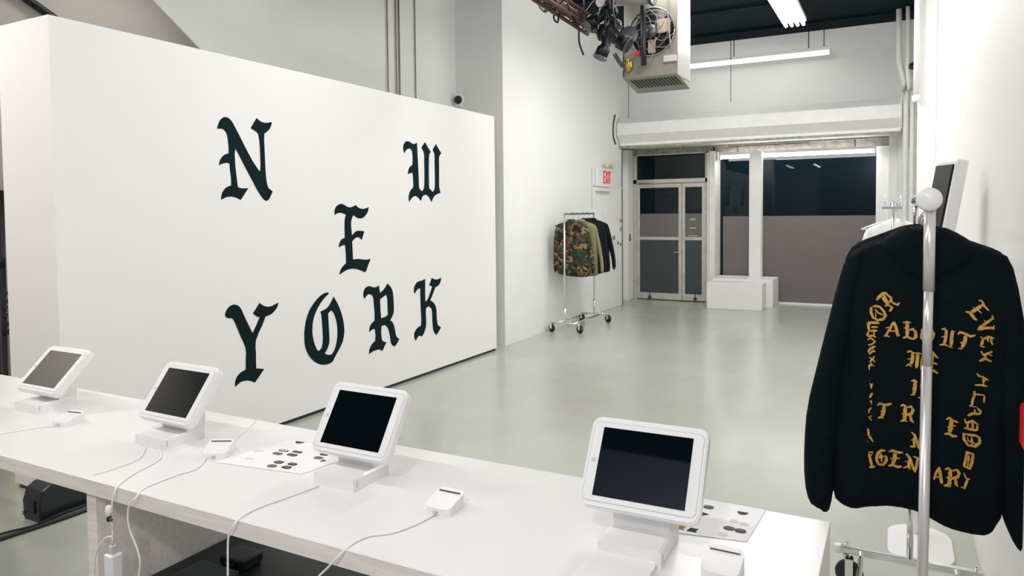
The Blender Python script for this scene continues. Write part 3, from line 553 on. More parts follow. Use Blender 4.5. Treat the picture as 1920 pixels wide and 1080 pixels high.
for k in range(4):
    a = k*PI/2+.5
    bl = M(); pts = [(.04, -.03), (.20, -.085), (.205, .07), (.05, .04)]
    bl.prism([(fc[0]+u*math.cos(a)-v*math.sin(a), fc[1]+u*math.sin(a)+v*math.cos(a)) for u, v in pts], lambda u, v, t: (u, t+.15*((u-fc[0])*math.sin(a)*-1+(v-fc[1])*math.cos(a)), v), hy0+.035, hy0+.04)
    wb(bl, 'fan_blade', stage_m, uh)
wb(M().lathe([(0, 0), (.06, 0), (.07, .02), (.07, .10), (0, .11)], (fc[0], hy0-.05, fc[1]), (0, 1, 0)), 'motor', darksteel_m, uh)
wb(M().box(-2.10, -1.97, hy0-.02, hy0+.03, 3.35, 3.48, bev=.006).box(-2.19, -2.12, hy0-.02, hy0+.02, 3.16, 3.29, bev=.005), 'motor_bracket', beigeobj, uh)['label'] = 'beige motor bracket plates'
wb(M().box(-2.03, -1.905, hy0-.04, hy0, 3.055, 3.115, bev=.004), 'junction_box', mat('jb', (.55, .50, .48), .5), uh)
wb(M().tube([(-2.21, 6.9, 4.27), (-2.21, 6.9, 3.2), (-2.205, 6.9, 3.03)], .028, n=10, sm=1), 'gas_pipe', black_pl, uh)['label'] = 'black vertical pipe'
wb(M().tube([(-2.52, 6.93, 3.18), (-2.44, 6.93, 3.06), (-2.36, 6.93, 3.02)], .022, n=8).cyl((-2.40, 6.93, 3.0), (-2.40, 6.93, 3.10), .03), 'pipe_elbow', darksteel_m, uh)
wb(M().box(-2.40, -2.33, 6.90, 6.97, 3.02, 3.09, bev=.01).cyl((-2.365, 6.9, 2.99), (-2.365, 6.9, 3.12), .02), 'gas_valve', brass_m, uh)['label'] = 'yellow gas valve'
wb(M().box(-2.30, -2.255, 6.9, 6.95, 3.14, 3.175, bev=.006).tube([(-2.42, 6.93, 3.13), (-2.34, 6.92, 3.15), (-2.28, 6.92, 3.155), (-2.2, 6.94, 3.17)], .003), 'valve_handle', red_m, uh)['label'] = 'small red valve handle with wire'
wb(M().tube([(-1.98, 6.97, 3.9), (-1.985, 6.96, 3.5), (-1.95, 6.96, 3.15)], .007, n=6).tube([(-2.28, 6.94, 3.04), (-2.2, 6.94, 3.02), (-2.14, 6.95, 3.12), (-2.1, 6.96, 3.3)], .006), 'wiring', duct_m, uh)
for x in (hx0+.06, hx1-.06):
    wb(M().cyl((x, 7.25, hz1-.02), (x, 7.25, 4.28), .008, n=6), 'hanging_rod', darksteel_m, uh)
dk = thing('ceiling_duct', 'round grey duct lying across the front of the unit heater', 'duct', (-2.3, 6.75, 3.6))
wb(M().cyl((-2.60, 6.72, 3.735), (-2.07, 6.72, 3.685), .125, n=28), 'duct_pipe', duct_m, dk)
wb(M().tube([(-2.07+.001, 6.72+.13*math.cos(a), 3.685+.13*math.sin(a)) for a in [2*PI*k/24 for k in range(25)]], .012, n=6, sm=1), 'duct_collar', black_pl, dk)
wb(M().cyl((-2.5, 6.72, 3.85), (-2.5, 6.72, 4.28), .006, n=6), 'hanging_rod', darksteel_m, dk)

# ================================================================== lighting truss and stage lights
tr = thing('lighting_truss', 'dark red-brown lighting bar running toward the unit heater', 'truss', (-2.75, 6.2, 3.45))
ta, tb = Vector((-2.70, 4.6, 3.50)), Vector((-2.68, 6.75, 3.42))
bb = M()
for dx, dz in ((-.055, -.055), (.055, -.055), (-.055, .055), (.055, .055)):
    bb.cyl(ta+Vector((dx, 0, dz)), tb+Vector((dx, 0, dz)), .018, n=8)
wb(bb, 'chord', truss_m, tr)
bb = M(); ns = 14
for k in range(ns):
    f0, f1 = k/ns, (k+1)/ns; p, q = ta.lerp(tb, f0), ta.lerp(tb, f1); s_ = 1 if k % 2 else -1
    for sx in (-.055, .055): bb.cyl(p+Vector((sx, 0, .055*s_)), q+Vector((sx, 0, -.055*s_)), .009, n=6)
    bb.cyl(p+Vector((-.055*s_, 0, -.055)), q+Vector((.055*s_, 0, -.055)), .009, n=6)
wb(bb, 'lattice', truss_m, tr)
wb(M().cyl(ta, tb, .050, n=12), 'core_tube', truss_m, tr)
for f in (.1, .9):
    p = ta.lerp(tb, f); wb(M().cyl(p, (p.x, p.y, 4.28), .008, n=6), 'hanging_rod', darksteel_m, tr)
def stage_light(label, lens, back, r, lit=False, hookz=None):
    a = Vector(lens); c = Vector(back); d = (c-a).normalized()
    t = thing('stage_light', label, 'stage light', a, 0, 'stage lights on the ceiling truss')
    Lt = (c-a).length; ax = d
    wb(M().lathe([(r*.80, .0), (r*.86, 0), (r*.9, Lt*.22), (r*.62, Lt*.30), (r*.60, Lt*.52), (r*.95, Lt*.58), (r*1.0, Lt*.85), (r*.8, Lt*.97), (0, Lt)], a, ax, n=20), 'lamp_body', stage_m, t)
    wb(M().lathe([(r*.98, 0), (r*.98, .012), (r*.82, .012), (r*.80, .0)], a-ax*.006, ax, n=20), 'front_ring', darksteel_m, t)
    wb(M().lathe([(0, -.004), (r*.5, -.002), (r*.8, .006), (r*.8, .012), (0, .012)], a, ax, n=20), 'lens', hot_m if lit else bezel_m, t)
    mid = a+ax*Lt*.7; sd = ax.cross(Vector((0, 0, 1))).normalized()
    top = mid+Vector((0, 0, r*2.1))
    wb(M().tube([mid+sd*r*1.05, mid+sd*r*1.15+Vector((0, 0, r*1.4)), top, mid-sd*r*1.15+Vector((0, 0, r*1.4)), mid-sd*r*1.05], .010, n=6), 'yoke', stage_m, t)
    wb(M().cyl(top, (top.x, top.y, hookz or 3.52), .014, n=8), 'hanging_clamp', stage_m, t)
    for q in range(3):
        p = a+ax*Lt*(.6+.13*q); wb(M().lathe([(r*1.06, -.006), (r*1.06, .006), (r*.9, .006), (r*.9, -.006)], p, ax, n=20), 'cooling_fin', stage_m, t)
    return t
stage_light('black stage spotlight pointing down in front of the unit heater', (-2.375, 6.15, 2.985), (-2.245, 6.25, 3.33), .068)
stage_light('black stage light lying sideways against the heater, behind the down-pointing one', (-2.20, 6.42, 3.13), (-2.47, 6.40, 3.30), .085)
stage_light('black stage light on the truss nearest the red-brown bar', (-2.56, 6.3, 3.33), (-2.33, 6.45, 3.50), .075)
stage_light('glowing stage light at the top edge of the photo', (-2.86, 5.98, 3.475), (-2.72, 6.14, 3.62), .07, lit=True, hookz=3.85)
l = bpy.data.lights.new('stage_lamp', 'SPOT'); l.energy = 22; l.color = (1, .80, .70); l.spot_size = 1.3; l.spot_blend = 1; l.shadow_soft_size = .06
lo = bpy.data.objects.new('stage_lamp', l); COL.objects.link(lo); lo.location = (-2.90, 5.96, 3.46)
lo.rotation_euler = (Vector((-2.90, 5.96, 3.46))-Vector((-4.2, 8.6, 1.8))).to_track_quat('Z', 'Y').to_euler()
rf = thing('lamp_reflector', 'shiny silver reflector shells among the stage lights', 'reflector', (-2.42, 6.5, 3.3))
wb(M().lathe([(0, 0), (.05, .01), (.085, .05), (.10, .10)], (-2.42, 6.60, 3.36), (-.3, -1, .4), n=18).lathe([(0, 0), (.04, .01), (.07, .04), (.08, .09)], (-2.26, 6.60, 3.24), (.5, -1, .2), n=18), 'shell', chrome_m, rf)
wb(M().cyl((-2.42, 6.62, 3.38), (-2.42, 6.68, 3.62), .01), 'hanging_clamp', stage_m, rf)
random.seed(3)
for k, (pts, lab) in enumerate([
        ([(-2.65, 6.1, 3.41), (-2.56, 6.1, 3.28), (-2.555, 6.1, 3.14), (-2.52, 6.12, 3.02)], 'black cable end dangling lowest under the lighting bar'),
        ([(-2.74, 6.0, 3.46), (-2.76, 6.0, 3.36), (-2.72, 6.0, 3.31), (-2.71, 6.0, 3.38)], 'short looped black cable under the left part of the lighting bar'),
        ([(-2.66, 6.5, 3.5), (-2.50, 6.45, 3.62), (-2.36, 6.4, 3.58), (-2.30, 6.3, 3.40), (-2.28, 6.3, 3.30)], 'black cable looping over the stage lights'),
        ([(-2.60, 6.5, 3.48), (-2.46, 6.3, 3.36), (-2.42, 6.3, 3.46), (-2.34, 6.35, 3.52)], 'black cable tied between lighting bar and stage lights')]):
    solo(M().tube(pts, .009, n=6), 'lamp_cable', stage_m, lab, 'cable')

# ================================================================== counter
ct = thing('counter', 'long white counter table with pale plywood edges', 'counter', (-2.2, 1.435, 0))
TZ = .90
wb(M().box(-4.30, -.124, 1.1365, 1.7335, TZ-.0395, TZ, bev=.0015), 'tabletop', [top_m], ct)
wb(M().box(-4.30, -.124, 1.1335, 1.1365, TZ-.040, TZ-.001), 'front_edge', edge_m, ct)['label'] = 'pale plywood front edge'
for xa in (-4.29, -1.936, -.166):
    p_ = wb(M().box(xa, xa+.042, 1.150, 1.725, 0, TZ-.040, bev=.0015), 'side_panel', edge_m if xa < -.2 else top_m, ct)
def tablet(x, y, yaw, tilt, hz, label):
    t = thing('tablet_stand', label, 'tablet stand', (x, y, TZ), yaw, 'tablet stands along the counter')
    # base wedge, neck
    bs = M().prism([(-.066, .0), (.066, .0), (.066, .030), (.060, .034), (-.060, .034), (-.066, .030)], lambda u, v, tt: (u, tt, v), -.058, .085).build('base', white_pl, t)
    nk = M()
    nk.prism([(.030, .033), (.092, .0), (.096, .07), (.085, hz-.005), (.045, hz-.005), (.020, hz-.062)], lambda u, v, tt: (tt, u, v), -.060, .060)
    nk.build('neck', white_pl, t)
    M().box(.060, .0665, -.045, -.041, .008, .026).build('seam', groove_m, t)
    c = Vector((0, .045, hz)); Rt = Matrix.Rotation(-tilt, 3, 'X')
    P = lambda u, v, tt: c + Rt @ Vector((u, tt, v))
    M().prism(rrect(.256, .196, .022), P, .002, .022).prism(rrect(.250, .190, .020), P, -.002, .003).build('case', white_pl, t)
    M().prism(rrect(.243, .172, .013), P, -.0026, -.0015).build('case_groove', groove_m, t)
    M().prism(rrect(.240, .169, .012), P, -.0034, -.0012).build('tablet_bezel', bezel_m, t)
    s_ = M().prism([(-.0985, -.074), (.0985, -.074), (.0985, .074), (-.0985, .074)], P, -.0040, -.002).build('screen', screen_m, t)
    M().prism([(.0052*math.cos(2*PI*k/16)-.109, .0052*math.sin(2*PI*k/16)) for k in range(16)], P, -.0037, -.002).build('home_button', groove_m, t)
    return t
tablet(-2.753, 1.484, math.radians(.3), math.radians(45.5), .137, 'white tablet stand at the far left end of the counter, brownish screen')
tablet(-1.987, 1.433, math.radians(-1.2), math.radians(37), .146, 'white tablet stand second from the left on the counter')
tablet(-1.263, 1.438, math.radians(-.3), math.radians(33.5), .149, 'white tablet stand with black screen beside the left sticker sheet')
tablet(-.467, 1.407, math.radians(1.4), math.radians(33.5), .159, 'largest nearest white tablet stand beside the right sticker sheet')

def reader(x, y, rz, label):
    t = thing('card_reader', label, 'card reader', (x, y, TZ), rz, 'card readers on the counter')
    M().prism(rrect(.072, .075, .014), lambda u, v, tt: (u, v, tt + (.010*(v/.0375) if tt > .001 else 0)), 0, .026).build('reader_body', white_pl, t)
    M().box(-.029, .029, .0215, .0245, .0315, .0345).build('card_slot', darksteel_m, t)
    M().box(-.006, .006, -.041, -.036, .004, .010).build('cable_port', groove_m, t)
    return t
reader(-.290, 1.392, 0, 'white card reader at the near right end of the counter')
reader(-.938, 1.402, 0, 'white card reader between the two nearest tablet stands')
reader(-1.745, 1.427, .5, 'white card reader left of the left sticker sheet')
reader(-2.47, 1.416, .15, 'white card reader beside the farthest tablet stand')

pd = M().prism(rrect(.132, .20, .03, 6), lambda u, v, tt: (u, v, tt), 0, .012)
for v in pd.bm.verts: v.co += Vector((-.472, 1.262, TZ))
solo(pd, 'rounded_pad', white_pl, 'white rounded pad lying in front of the nearest tablet stand', 'pad')

def sheet(name, corners, label, stick):
    t = thing(name, label, 'sticker sheet', (corners[0][0], corners[0][1], TZ))
    wb(M().prism(corners, lambda u, v, tt: (u, v, TZ+.0006+tt), 0, .0012), 'paper', paper_m, t)
    for (x, y, w_, h_, rz, c, kind) in stick:
        m_ = mat('sticker_'+c, {'grey': (.06, .06, .06), 'green': (.09, .13, .075), 'olive': (.20, .19, .06), 'gold': (.33, .20, .05), 'dark': (.008, .02, .03), 'brown': (.14, .09, .06), 'pale': (.72, .71, .72), 'lgrey': (.16, .16, .16)}[c], .7, spec=.2)
        if kind == 'pill': pl_ = rrect(w_, h_, min(w_, h_)*.48)
        elif kind == 'half': pl_ = [(w_/2*math.cos(a), h_*math.sin(a)+h_*.5) for a in [PI+PI*k/10 for k in range(11)]]
        elif kind == 'tri': pl_ = [(-w_/2, h_/2), (w_/2, h_*.2), (-w_*.3, -h_/2)]
        else: pl_ = [(-w_/2, -h_/2), (w_/2, -h_*.5), (w_*.3, 0), (w_/2, h_/2), (-w_*.3, h_/2)]
        c_, s_ = math.cos(rz), math.sin(rz)
        wb(M().prism(pl_, lambda u, v, tt: (x+u*c_-v*s_, y+u*s_+v*c_, TZ+.0016+tt), 0, .0012), 'sticker', m_, t)
        if kind == 'pill' and w_ > .02 and c != 'pale':
            k2 = rrect(w_*.72, h_*.5, h_*.24)
            wb(M().prism(k2, lambda u, v, tt: (x+u*c_-v*s_, y+u*s_+v*c_, TZ+.0028+tt), 0, .0006), 'sticker_text', mat('sticker_lgrey', (.20, .20, .20), .35) if c != 'lgrey' else groove_m, t)
sheet('sticker_sheet', [(-1.409, 1.418), (-1.370, 1.655), (-1.661, 1.612), (-1.70, 1.375)], 'white sheet of small stickers beside the third tablet stand',
      [(-1.61, 1.611, .030, .016, .1, 'grey', 'half'), (-1.595, 1.535, .034, .016, 0, 'lgrey', 'pill'), (-1.591, 1.507, .034, .018, 0, 'olive', 'pill'), (-1.55, 1.544, .034, .014, 0, 'grey', 'pill'),
       (-1.544, 1.518, .036, .018, 0, 'brown', 'pill'), (-1.463, 1.562, .028, .015, 0, 'grey', 'pill'), (-1.457, 1.533, .030, .020, 0, 'gold', 'pill'), (-1.427, 1.52, .016, .018, 0, 'grey', 'tri'),
       (-1.532, 1.455, .030, .020, 0, 'grey', 'pill'), (-1.526, 1.424, .030, .022, 0, 'gold', 'pill'), (-1.486, 1.461, .030, .018, 0, 'grey', 'pill'), (-1.482, 1.435, .030, .020, 0, 'grey', 'pill'),
       (-1.66, 1.50, .03, .012, .5, 'pale', 'pill'), (-1.63, 1.44, .03, .012, .2, 'pale', 'pill')])
sheet('sticker_sheet', [(-.262, 1.732), (-.272, 1.547), (-.44, 1.516), (-.455, 1.60), (-.425, 1.732)], 'white sheet of stickers beside the nearest tablet stand',
      [(-.384, 1.686, .024, .020, 0, 'green', 'pill'), (-.383, 1.641, .018, .020, 0, 'dark', 'tri'), (-.413, 1.549, .018, .018, 0, 'gold', 'flag'), (-.387, 1.548, .022, .018, 0, 'dark', 'flag'),
       (-.307, 1.686, .024, .016, 0, 'grey', 'half'), (-.318, 1.592, .024, .020, 0, 'brown', 'pill'), (-.2935, 1.590, .024, .020, 0, 'grey', 'pill'),
       (-.315, 1.635, .02, .018, 0, 'pale', 'pill'), (-.293, 1.63, .018, .016, 0, 'pale', 'pill'), (-.325, 1.555, .02, .018, 0, 'pale', 'pill')])

def cable(pts, r, label, m_=None, name='white_cable'):
    return solo(M().tube(pts, r, n=6, sm=4), name, m_ or cable_w, label, 'cable', 'cables')
zt = TZ+.0028; r_ = .0024
def cab(pts, r, label, m_=None, name='white_cable'): 
    return solo(M().tube(pts, r, n=6, sm=4), name, m_ or cable_w, label, 'cable')
cab([(-1.305, 1.372, zt), (-1.322, 1.28, zt), (-1.336, 1.20, zt), (-1.332, 1.15, zt), (-1.328, 1.124, TZ-.006), (-1.345, 1.121, .865), (-1.350, 1.121, .80), (-1.350, 1.121, .70), (-1.345, 1.13, .58)], r_, 'white cable from the third tablet stand hanging straight down over the counter edge')
cab([(-.938, 1.362, zt), (-.946, 1.297, zt), (-.967, 1.238, zt), (-1.003, 1.20, zt), (-1.010, 1.157, zt), (-1.013, 1.124, TZ-.006), (-1.045, 1.121, .86), (-1.09, 1.121, .81), (-1.14, 1.125, .70), (-1.16, 1.13, .58)], r_, 'white cable from the nearest-but-one card reader slanting off the counter edge')
cab([(-1.748, 1.387, zt), (-1.700, 1.316, zt), (-1.705, 1.257, zt), (-1.703, 1.191, zt), (-1.695, 1.15, zt), (-1.680, 1.124, TZ-.006), (-1.705, 1.119, .868), (-1.71, 1.121, .813), (-1.675, 1.124, .739), (-1.687, 1.124, .66), (-1.69, 1.13, .55)], r_, 'white cable hanging in a bow just right of the charger brick')
cab([(-1.95, 1.380, zt), (-1.862, 1.321, zt), (-1.819, 1.21, zt), (-1.785, 1.15, zt), (-1.768, 1.124, TZ-.006), (-1.776, 1.120, .857), (-1.777, 1.120, .80), (-1.778, 1.120, .74), (-1.778, 1.120, .69)], r_, 'white cable running from the second tablet stand down to the charger brick')
cab([(-1.779, 1.119, .775), (-1.805, 1.117, .765), (-1.845, 1.117, .720), (-1.860, 1.118, .66), (-1.862, 1.12, .55)], r_, 'white cable looping to the left of the charger brick')
cab([(-2.00, 1.372, zt), (-1.921, 1.30, zt), (-1.906, 1.221, zt), (-1.911, 1.155, zt)], .0018, 'thin pale cable crossing the tabletop under the second tablet stand')
cab([(-1.735, 1.462, zt), (-1.80, 1.53, zt), (-1.86, 1.63, zt), (-1.914, 1.72, zt)], .0016, 'thin white cable running back from the second card reader to the rear counter edge')
cab([(-2.475, 1.376, zt), (-2.515, 1.323, zt), (-2.547, 1.243, zt), (-2.62, 1.15, zt)], .002, 'white cable from the farthest card reader to the front counter edge')
ch = thing('charger_brick', 'white charger brick hanging on its cable under the counter front', 'charger', (-1.768, 1.115, .60))
wb(M().box(-1.785, -1.751, 1.098, 1.130, .655, .735, bev=.004), 'charger_body', white_pl, ch)
wb(M().box(-1.776, -1.760, 1.105, 1.122, .735, .757, bev=.002).cyl((-1.768, 1.113, .757), (-1.768, 1.113, .770), .002, n=6), 'plug', groove_m, ch)
ad = thing('cable_adapter', 'white adapter with a black clip and loose silver wires on the hanging cable', 'adapter', (-1.775, 1.115, .78))
wb(M().lathe([(0, 0), (.008, .003), (.009, .015), (.007, .028), (0, .031)], (-1.783, 1.114, .828), (0.1, 0, 1), n=12), 'adapter_body', white_pl, ad)
wb(M().lathe([(0, 0), (.007, .003), (.007, .012), (0, .015)], (-1.779, 1.114, .815), (0.1, 0, 1), n=10), 'clip', black_pl, ad)
wb(M().tube([(-1.778, 1.114, .824), (-1.768, 1.112, .838), (-1.762, 1.112, .842)], .0014, n=5).tube([(-1.776, 1.113, .822), (-1.764, 1.110, .816), (-1.756, 1.11, .80)], .0014, n=5).tube([(-1.776, 1.113, .822), (-1.766, 1.108, .826), (-1.758, 1.11, .832), (-1.757, 1.11, .822)], .0012, n=5), 'loose_wires', steel_m, ad)

# under the counter
def case(x0, x1, y0, y1, z0, z1, m_, label, name='equipment_case'):
    t = thing(name, label, 'case', ((x0+x1)/2, (y0+y1)/2, z0))
    wb(M().box(x0, x1, y0, y1, z0, max(z0+.01, z1-.03), bev=.004), 'case_body', m_, t)
    wb(M().box(x0-.004, x1+.004, y0-.004, y1+.004, z1-.028, z1, bev=.005), 'lid', m_, t)
    wb(M().box((x0+x1)/2-.02, (x0+x1)/2+.02, y0-.014, y0-.004, z1-.04, z1-.012, bev=.003), 'latch', case_m, t)
    return t
case(-1.885, -.95, 1.19, 1.70, 0, .565, case_m, 'large black case filling the space under the counter')
case(-.94, -.20, 1.19, 1.70, 0, .60, case_m, 'black case at the right end under the counter')
case(-1.745, -1.60, 1.24, 1.36, .565, .615, greenblack, 'small dark green-black box on top of the large black case, nearer the front', 'equipment_box')
case(-1.75, -1.66, 1.43, 1.50, .565, .60, greenblack, 'small dark green-black box behind the other one under the counter', 'equipment_box')
pr_ = thing('receipt_printer', 'black box-shaped printer on the floor beside the partition, under the counter at the left', 'printer', (-4.005, 2.29, 0))
pb = M().prism([(2.09, 0), (2.50, 0), (2.50, .185), (2.15, .19), (2.105, .165), (2.085, .10)], lambda u, v, tt: (tt, u, v), -4.085, -3.925)
bmesh.ops.bevel(pb.bm, geom=pb.bm.edges[:], offset=.010, segments=2, affect='EDGES', profile=.5)
wb(pb, 'printer_body', black_pl, pr_)
wb(M().box(-4.03, -3.96, 2.078, 2.095, .045, .115, bev=.005), 'paper_mouth', case_m, pr_)
wb(M().box(-4.03, -3.97, 2.17, 2.26, .182, .193, bev=.003), 'paper_slot', duct_m, pr_)
wb(M().box(-4.077, -4.065, 2.080, 2.09, .025, .045), 'status_light', mat('blue_light', (.05, .25, .45), .4), pr_)
cab([(-3.90, 1.45, .012), (-3.898, 1.70, .012), (-3.892, 1.90, .012), (-3.872, 2.10, .012), (-3.862, 2.29, .012), (-3.86, 2.6, .012)], .010, 'thick black cable on the floor in front of the printer', black_pl, 'floor_cable')
cab([(-3.97, 1.50, .01), (-3.965, 1.75, .01), (-3.955, 1.93, .01), (-3.905, 2.05, .012), (-3.890, 2.15, .03), (-3.885, 2.35, .03), (-3.88, 2.6, .01)], .006, 'thinner black cable joining the thick one on the floor', black_pl, 'floor_cable')

# ================================================================== clothes
def seg_dist(px, pz, A, B):
    d = B-A; L2 = (d**2).sum(1)
    t = np.clip(((px[:, None]-A[None, :, 0])*d[None, :, 0]+(pz[:, None]-A[None, :, 1])*d[None, :, 1])/L2[None], 0, 1)
    qx = A[None, :, 0]+t*d[None, :, 0]; qz = A[None, :, 1]+t*d[None, :, 1]
    D = np.hypot(px[:, None]-qx, pz[:, None]-qz); k = D.argmin(1); i = np.arange(len(px))
    return D[i, k], qx[i, k], qz[i, k]
def inside(px, pz, P):
    c = np.zeros(len(px), bool); n = len(P); j = n-1
    for i in range(n):
        xi, zi = P[i]; xj, zj = P[j]
        if zi != zj: c ^= ((zi > pz) != (zj > pz)) & (px < (xj-xi)*(pz-zi)/(zj-zi)+xi)
        j = i
    return c
def smooth_poly(P, it=2):
    P = [tuple(p) for p in P]
    for _ in range(it):
        Q = []
        for i in range(len(P)):
            a, b = P[i], P[(i+1) % len(P)]
            Q += [(a[0]*.75+b[0]*.25, a[1]*.75+b[1]*.25), (a[0]*.25+b[0]*.75, a[1]*.25+b[1]*.75)]
        P = Q
    return np.array(P)
class Cloth:
    """a closed, puffed piece of cloth over an outline in its own x-z plane; depth is y"""
    def __init__(s, outline, T, r, fold=.006, seed=0, it=1, xs=14.):
        s.P = smooth_poly(outline, it); s.A = s.P; s.B = np.roll(s.P, -1, 0); s.T = T; s.r = r; s.fold = fold; s.seed = seed; s.xs = xs
    def h(s, x, z):
        x = np.atleast_1d(x).astype(float); z = np.atleast_1d(z).astype(float)
        D, _, _ = seg_dist(x, z, s.A, s.B)
        q = np.clip(D/s.r, 0, 1); base = s.T*np.sqrt(np.clip(1-(1-q)**2, 0, 1))
        f = np.array([noise.noise(Vector((a*s.xs+.5*math.sin(b_*5), b_*3.2, s.seed*3.7)))+.5*noise.noise(Vector((a*s.xs*2+b_*4, b_*7, s.seed*1.3+9))) for a, b_ in zip(x, z)])
        zz = s.P[:, 1].min()
        return base+f*s.fold*np.minimum(q*2, 1)*(1+1.2*np.exp(-(z-zz)*5))
    def mesh(s, res):
        x0, z0 = s.P.min(0)-res; x1, z1 = s.P.max(0)+res
        nx = int((x1-x0)/res)+2; nz = int((z1-z0)/res)+2
        X, Z = np.meshgrid(x0+np.arange(nx)*res, z0+np.arange(nz)*res, indexing='ij'); px, pz = X.ravel(), Z.ravel()
        ins = inside(px, pz, s.P); D, qx, qz = seg_dist(px, pz, s.A, s.B)
        I = ins.reshape(nx, nz); near = (~ins)
        cell = I[:-1, :-1] | I[1:, :-1] | I[:-1, 1:] | I[1:, 1:]
        snap = near | (D < res*.25)
        fx = np.where(snap, qx, px); fz = np.where(snap, qz, pz)
        used = np.zeros((nx, nz), bool)
        used[:-1, :-1] |= cell; used[1:, :-1] |= cell; used[:-1, 1:] |= cell; used[1:, 1:] |= cell
        u = used.ravel(); hh = np.zeros(len(px)); act = u & ~snap
        hh[act] = s.h(fx[act], fz[act])
        s2 = Cloth.__new__(Cloth); s2.__dict__ = dict(s.__dict__); s2.seed = s.seed+5
        hb = np.zeros(len(px)); hb[act] = s2.h(fx[act], fz[act])
        bm = bmesh.new(); F = {}; Bk = {}
        for i in np.nonzero(u)[0]:
            if snap[i]: F[i] = Bk[i] = bm.verts.new((fx[i], 0, fz[i]))
            else: F[i] = bm.verts.new((fx[i], -max(hh[i], .001), fz[i])); Bk[i] = bm.verts.new((fx[i], max(hb[i], .001), fz[i]))
        for a in range(nx-1):
            for b in range(nz-1):
                if not cell[a, b]: continue
                ids = [a*nz+b, (a+1)*nz+b, (a+1)*nz+b+1, a*nz+b+1]
                for Dm, order in ((F, ids), (Bk, ids[::-1])):
                    vs = []
                    for i in order:
                        if Dm[i] not in vs: vs.append(Dm[i])
                    if len(vs) >= 3:
                        try: bm.faces.new(vs).smooth = True
                        except ValueError: pass
        bmesh.ops.remove_doubles(bm, verts=bm.verts[:], dist=1e-5)
        me = bpy.data.meshes.new('cloth'); bm.to_mesh(me); bm.free(); return me
def cloth(name, outline, T, r, m_, parent, y=0, res=.012, **k):
    c = Cloth(outline, T, r, **k); me = c.mesh(res); me.name = name
    me.transform(Matrix.Translation((0, y, 0)))
    return link(name, me, m_, parent), c

def hanger(x, y, railz, label, m_, rz=0, w=.40, group='clothes hangers'):
    t = thing('clothes_hanger', label, 'clothes hanger', (x, y, railz), rz, group)
    # hook over the rail, then arms
    hk = [(0, .0, -.105), (0, 0, -.07), (.004, 0, -.05), (.020, 0, -.030), (.024, 0, -.008), (.014, 0, .014), (-.002, 0, .0195), (-.018, 0, .012), (-.0215, 0, -.003)]
    M().tube(hk, .0027, n=6).build('hook', hook_m, t)
    M().tube([(-w/2, 0, -.165), (-w/4, 0, -.125), (-.02, 0, -.105), (.02, 0, -.105), (w/4, 0, -.125), (w/2, 0, -.165)], .0055, n=8).tube([(-w/2, 0, -.165), (0, 0, -.172), (w/2, 0, -.165)], .004, n=6).build('arms', m_, t)
    return t
clear_m = mat('clear_plastic', (.80, .80, .82), .12)

# ---- near garment rack
RX = .068
rk = thing('clothes_rack', 'chrome rolling clothes rack at the right, nearest the camera', 'clothes rack', (RX, 2.65, 0))
wb(M().cyl((RX, 2.02, 1.622), (RX, 3.33, 1.622), .0135, n=16), 'rail', chrome_m, rk)
wb(M().cyl((RX+.002, 2.02, 1.40), (RX+.002, 2.02, 1.605), .0128, n=20).cyl((RX, 2.02, 1.20), (RX+.002, 2.02, 1.41), .0108, n=20).cyl((RX-.005, 2.02, .12), (RX, 2.02, 1.215), .0122, n=20), 'post', post_m, rk)
wb(M().lathe([(0, 0), (.024, 0), (.0285, .006), (.0285, .040), (.024, .046), (0, .046)], (RX, 1.995, 1.622), (0, 1, 0), n=20).box(RX-.019, RX+.019, 2.0, 2.04, 1.60, 1.63, bev=.006), 'end_cap', white_pl, rk)
wb(M().cyl((RX-.006, 3.33, .16), (RX-.001, 3.33, 1.62), .0095, n=14).cyl((RX-.007, 3.33, .16), (RX-.005, 3.33, .52), .012, n=14), 'post', chrome_m, rk)
wb(M().cyl((RX+.005, 3.33, .40), (RX+.055, 3.33, .40), .004, n=6), 'height_pin', darksteel_m, rk)
for yy in (2.02, 3.33):
    wb(M().box(-.20, .32, yy-.013, yy+.013, .135, .162, bev=.003), 'foot_bar', chrome_m, rk)
    wb(M().box(-.222, -.196, yy-.016, yy+.016, .132, .166, bev=.006), 'foot_cap', white_pl, rk)
    for xx in (-.175, .295):
        cs_ = wb(M().lathe([(0, -.014), (.050, -.014), (.056, -.008), (.056, .008), (.050, .014), (0, .014)], (xx+.012, yy-.018, .056), (.25, 1, 0), n=24), 'caster_wheel', rubber_m, rk)
        wb(M().box(xx-.014, xx+.014, yy-.02, yy+.02, .118, .137, bev=.004).cyl((xx, yy, .12), (xx, yy, .18), .007, n=8).box(xx-.004, xx+.028, yy-.044, yy-.038, .05, .125, bev=.002).box(xx-.004, xx+.028, yy+.0, yy+.006, .05, .125, bev=.002), 'caster_fork', chrome_m, cs_)
wb(M().cyl((-.12, 2.02, .12), (-.12, 3.33, .12), .011, n=10).cyl((.23, 2.02, .12), (.23, 3.33, .12), .011, n=10), 'base_rail', chrome_m, rk)

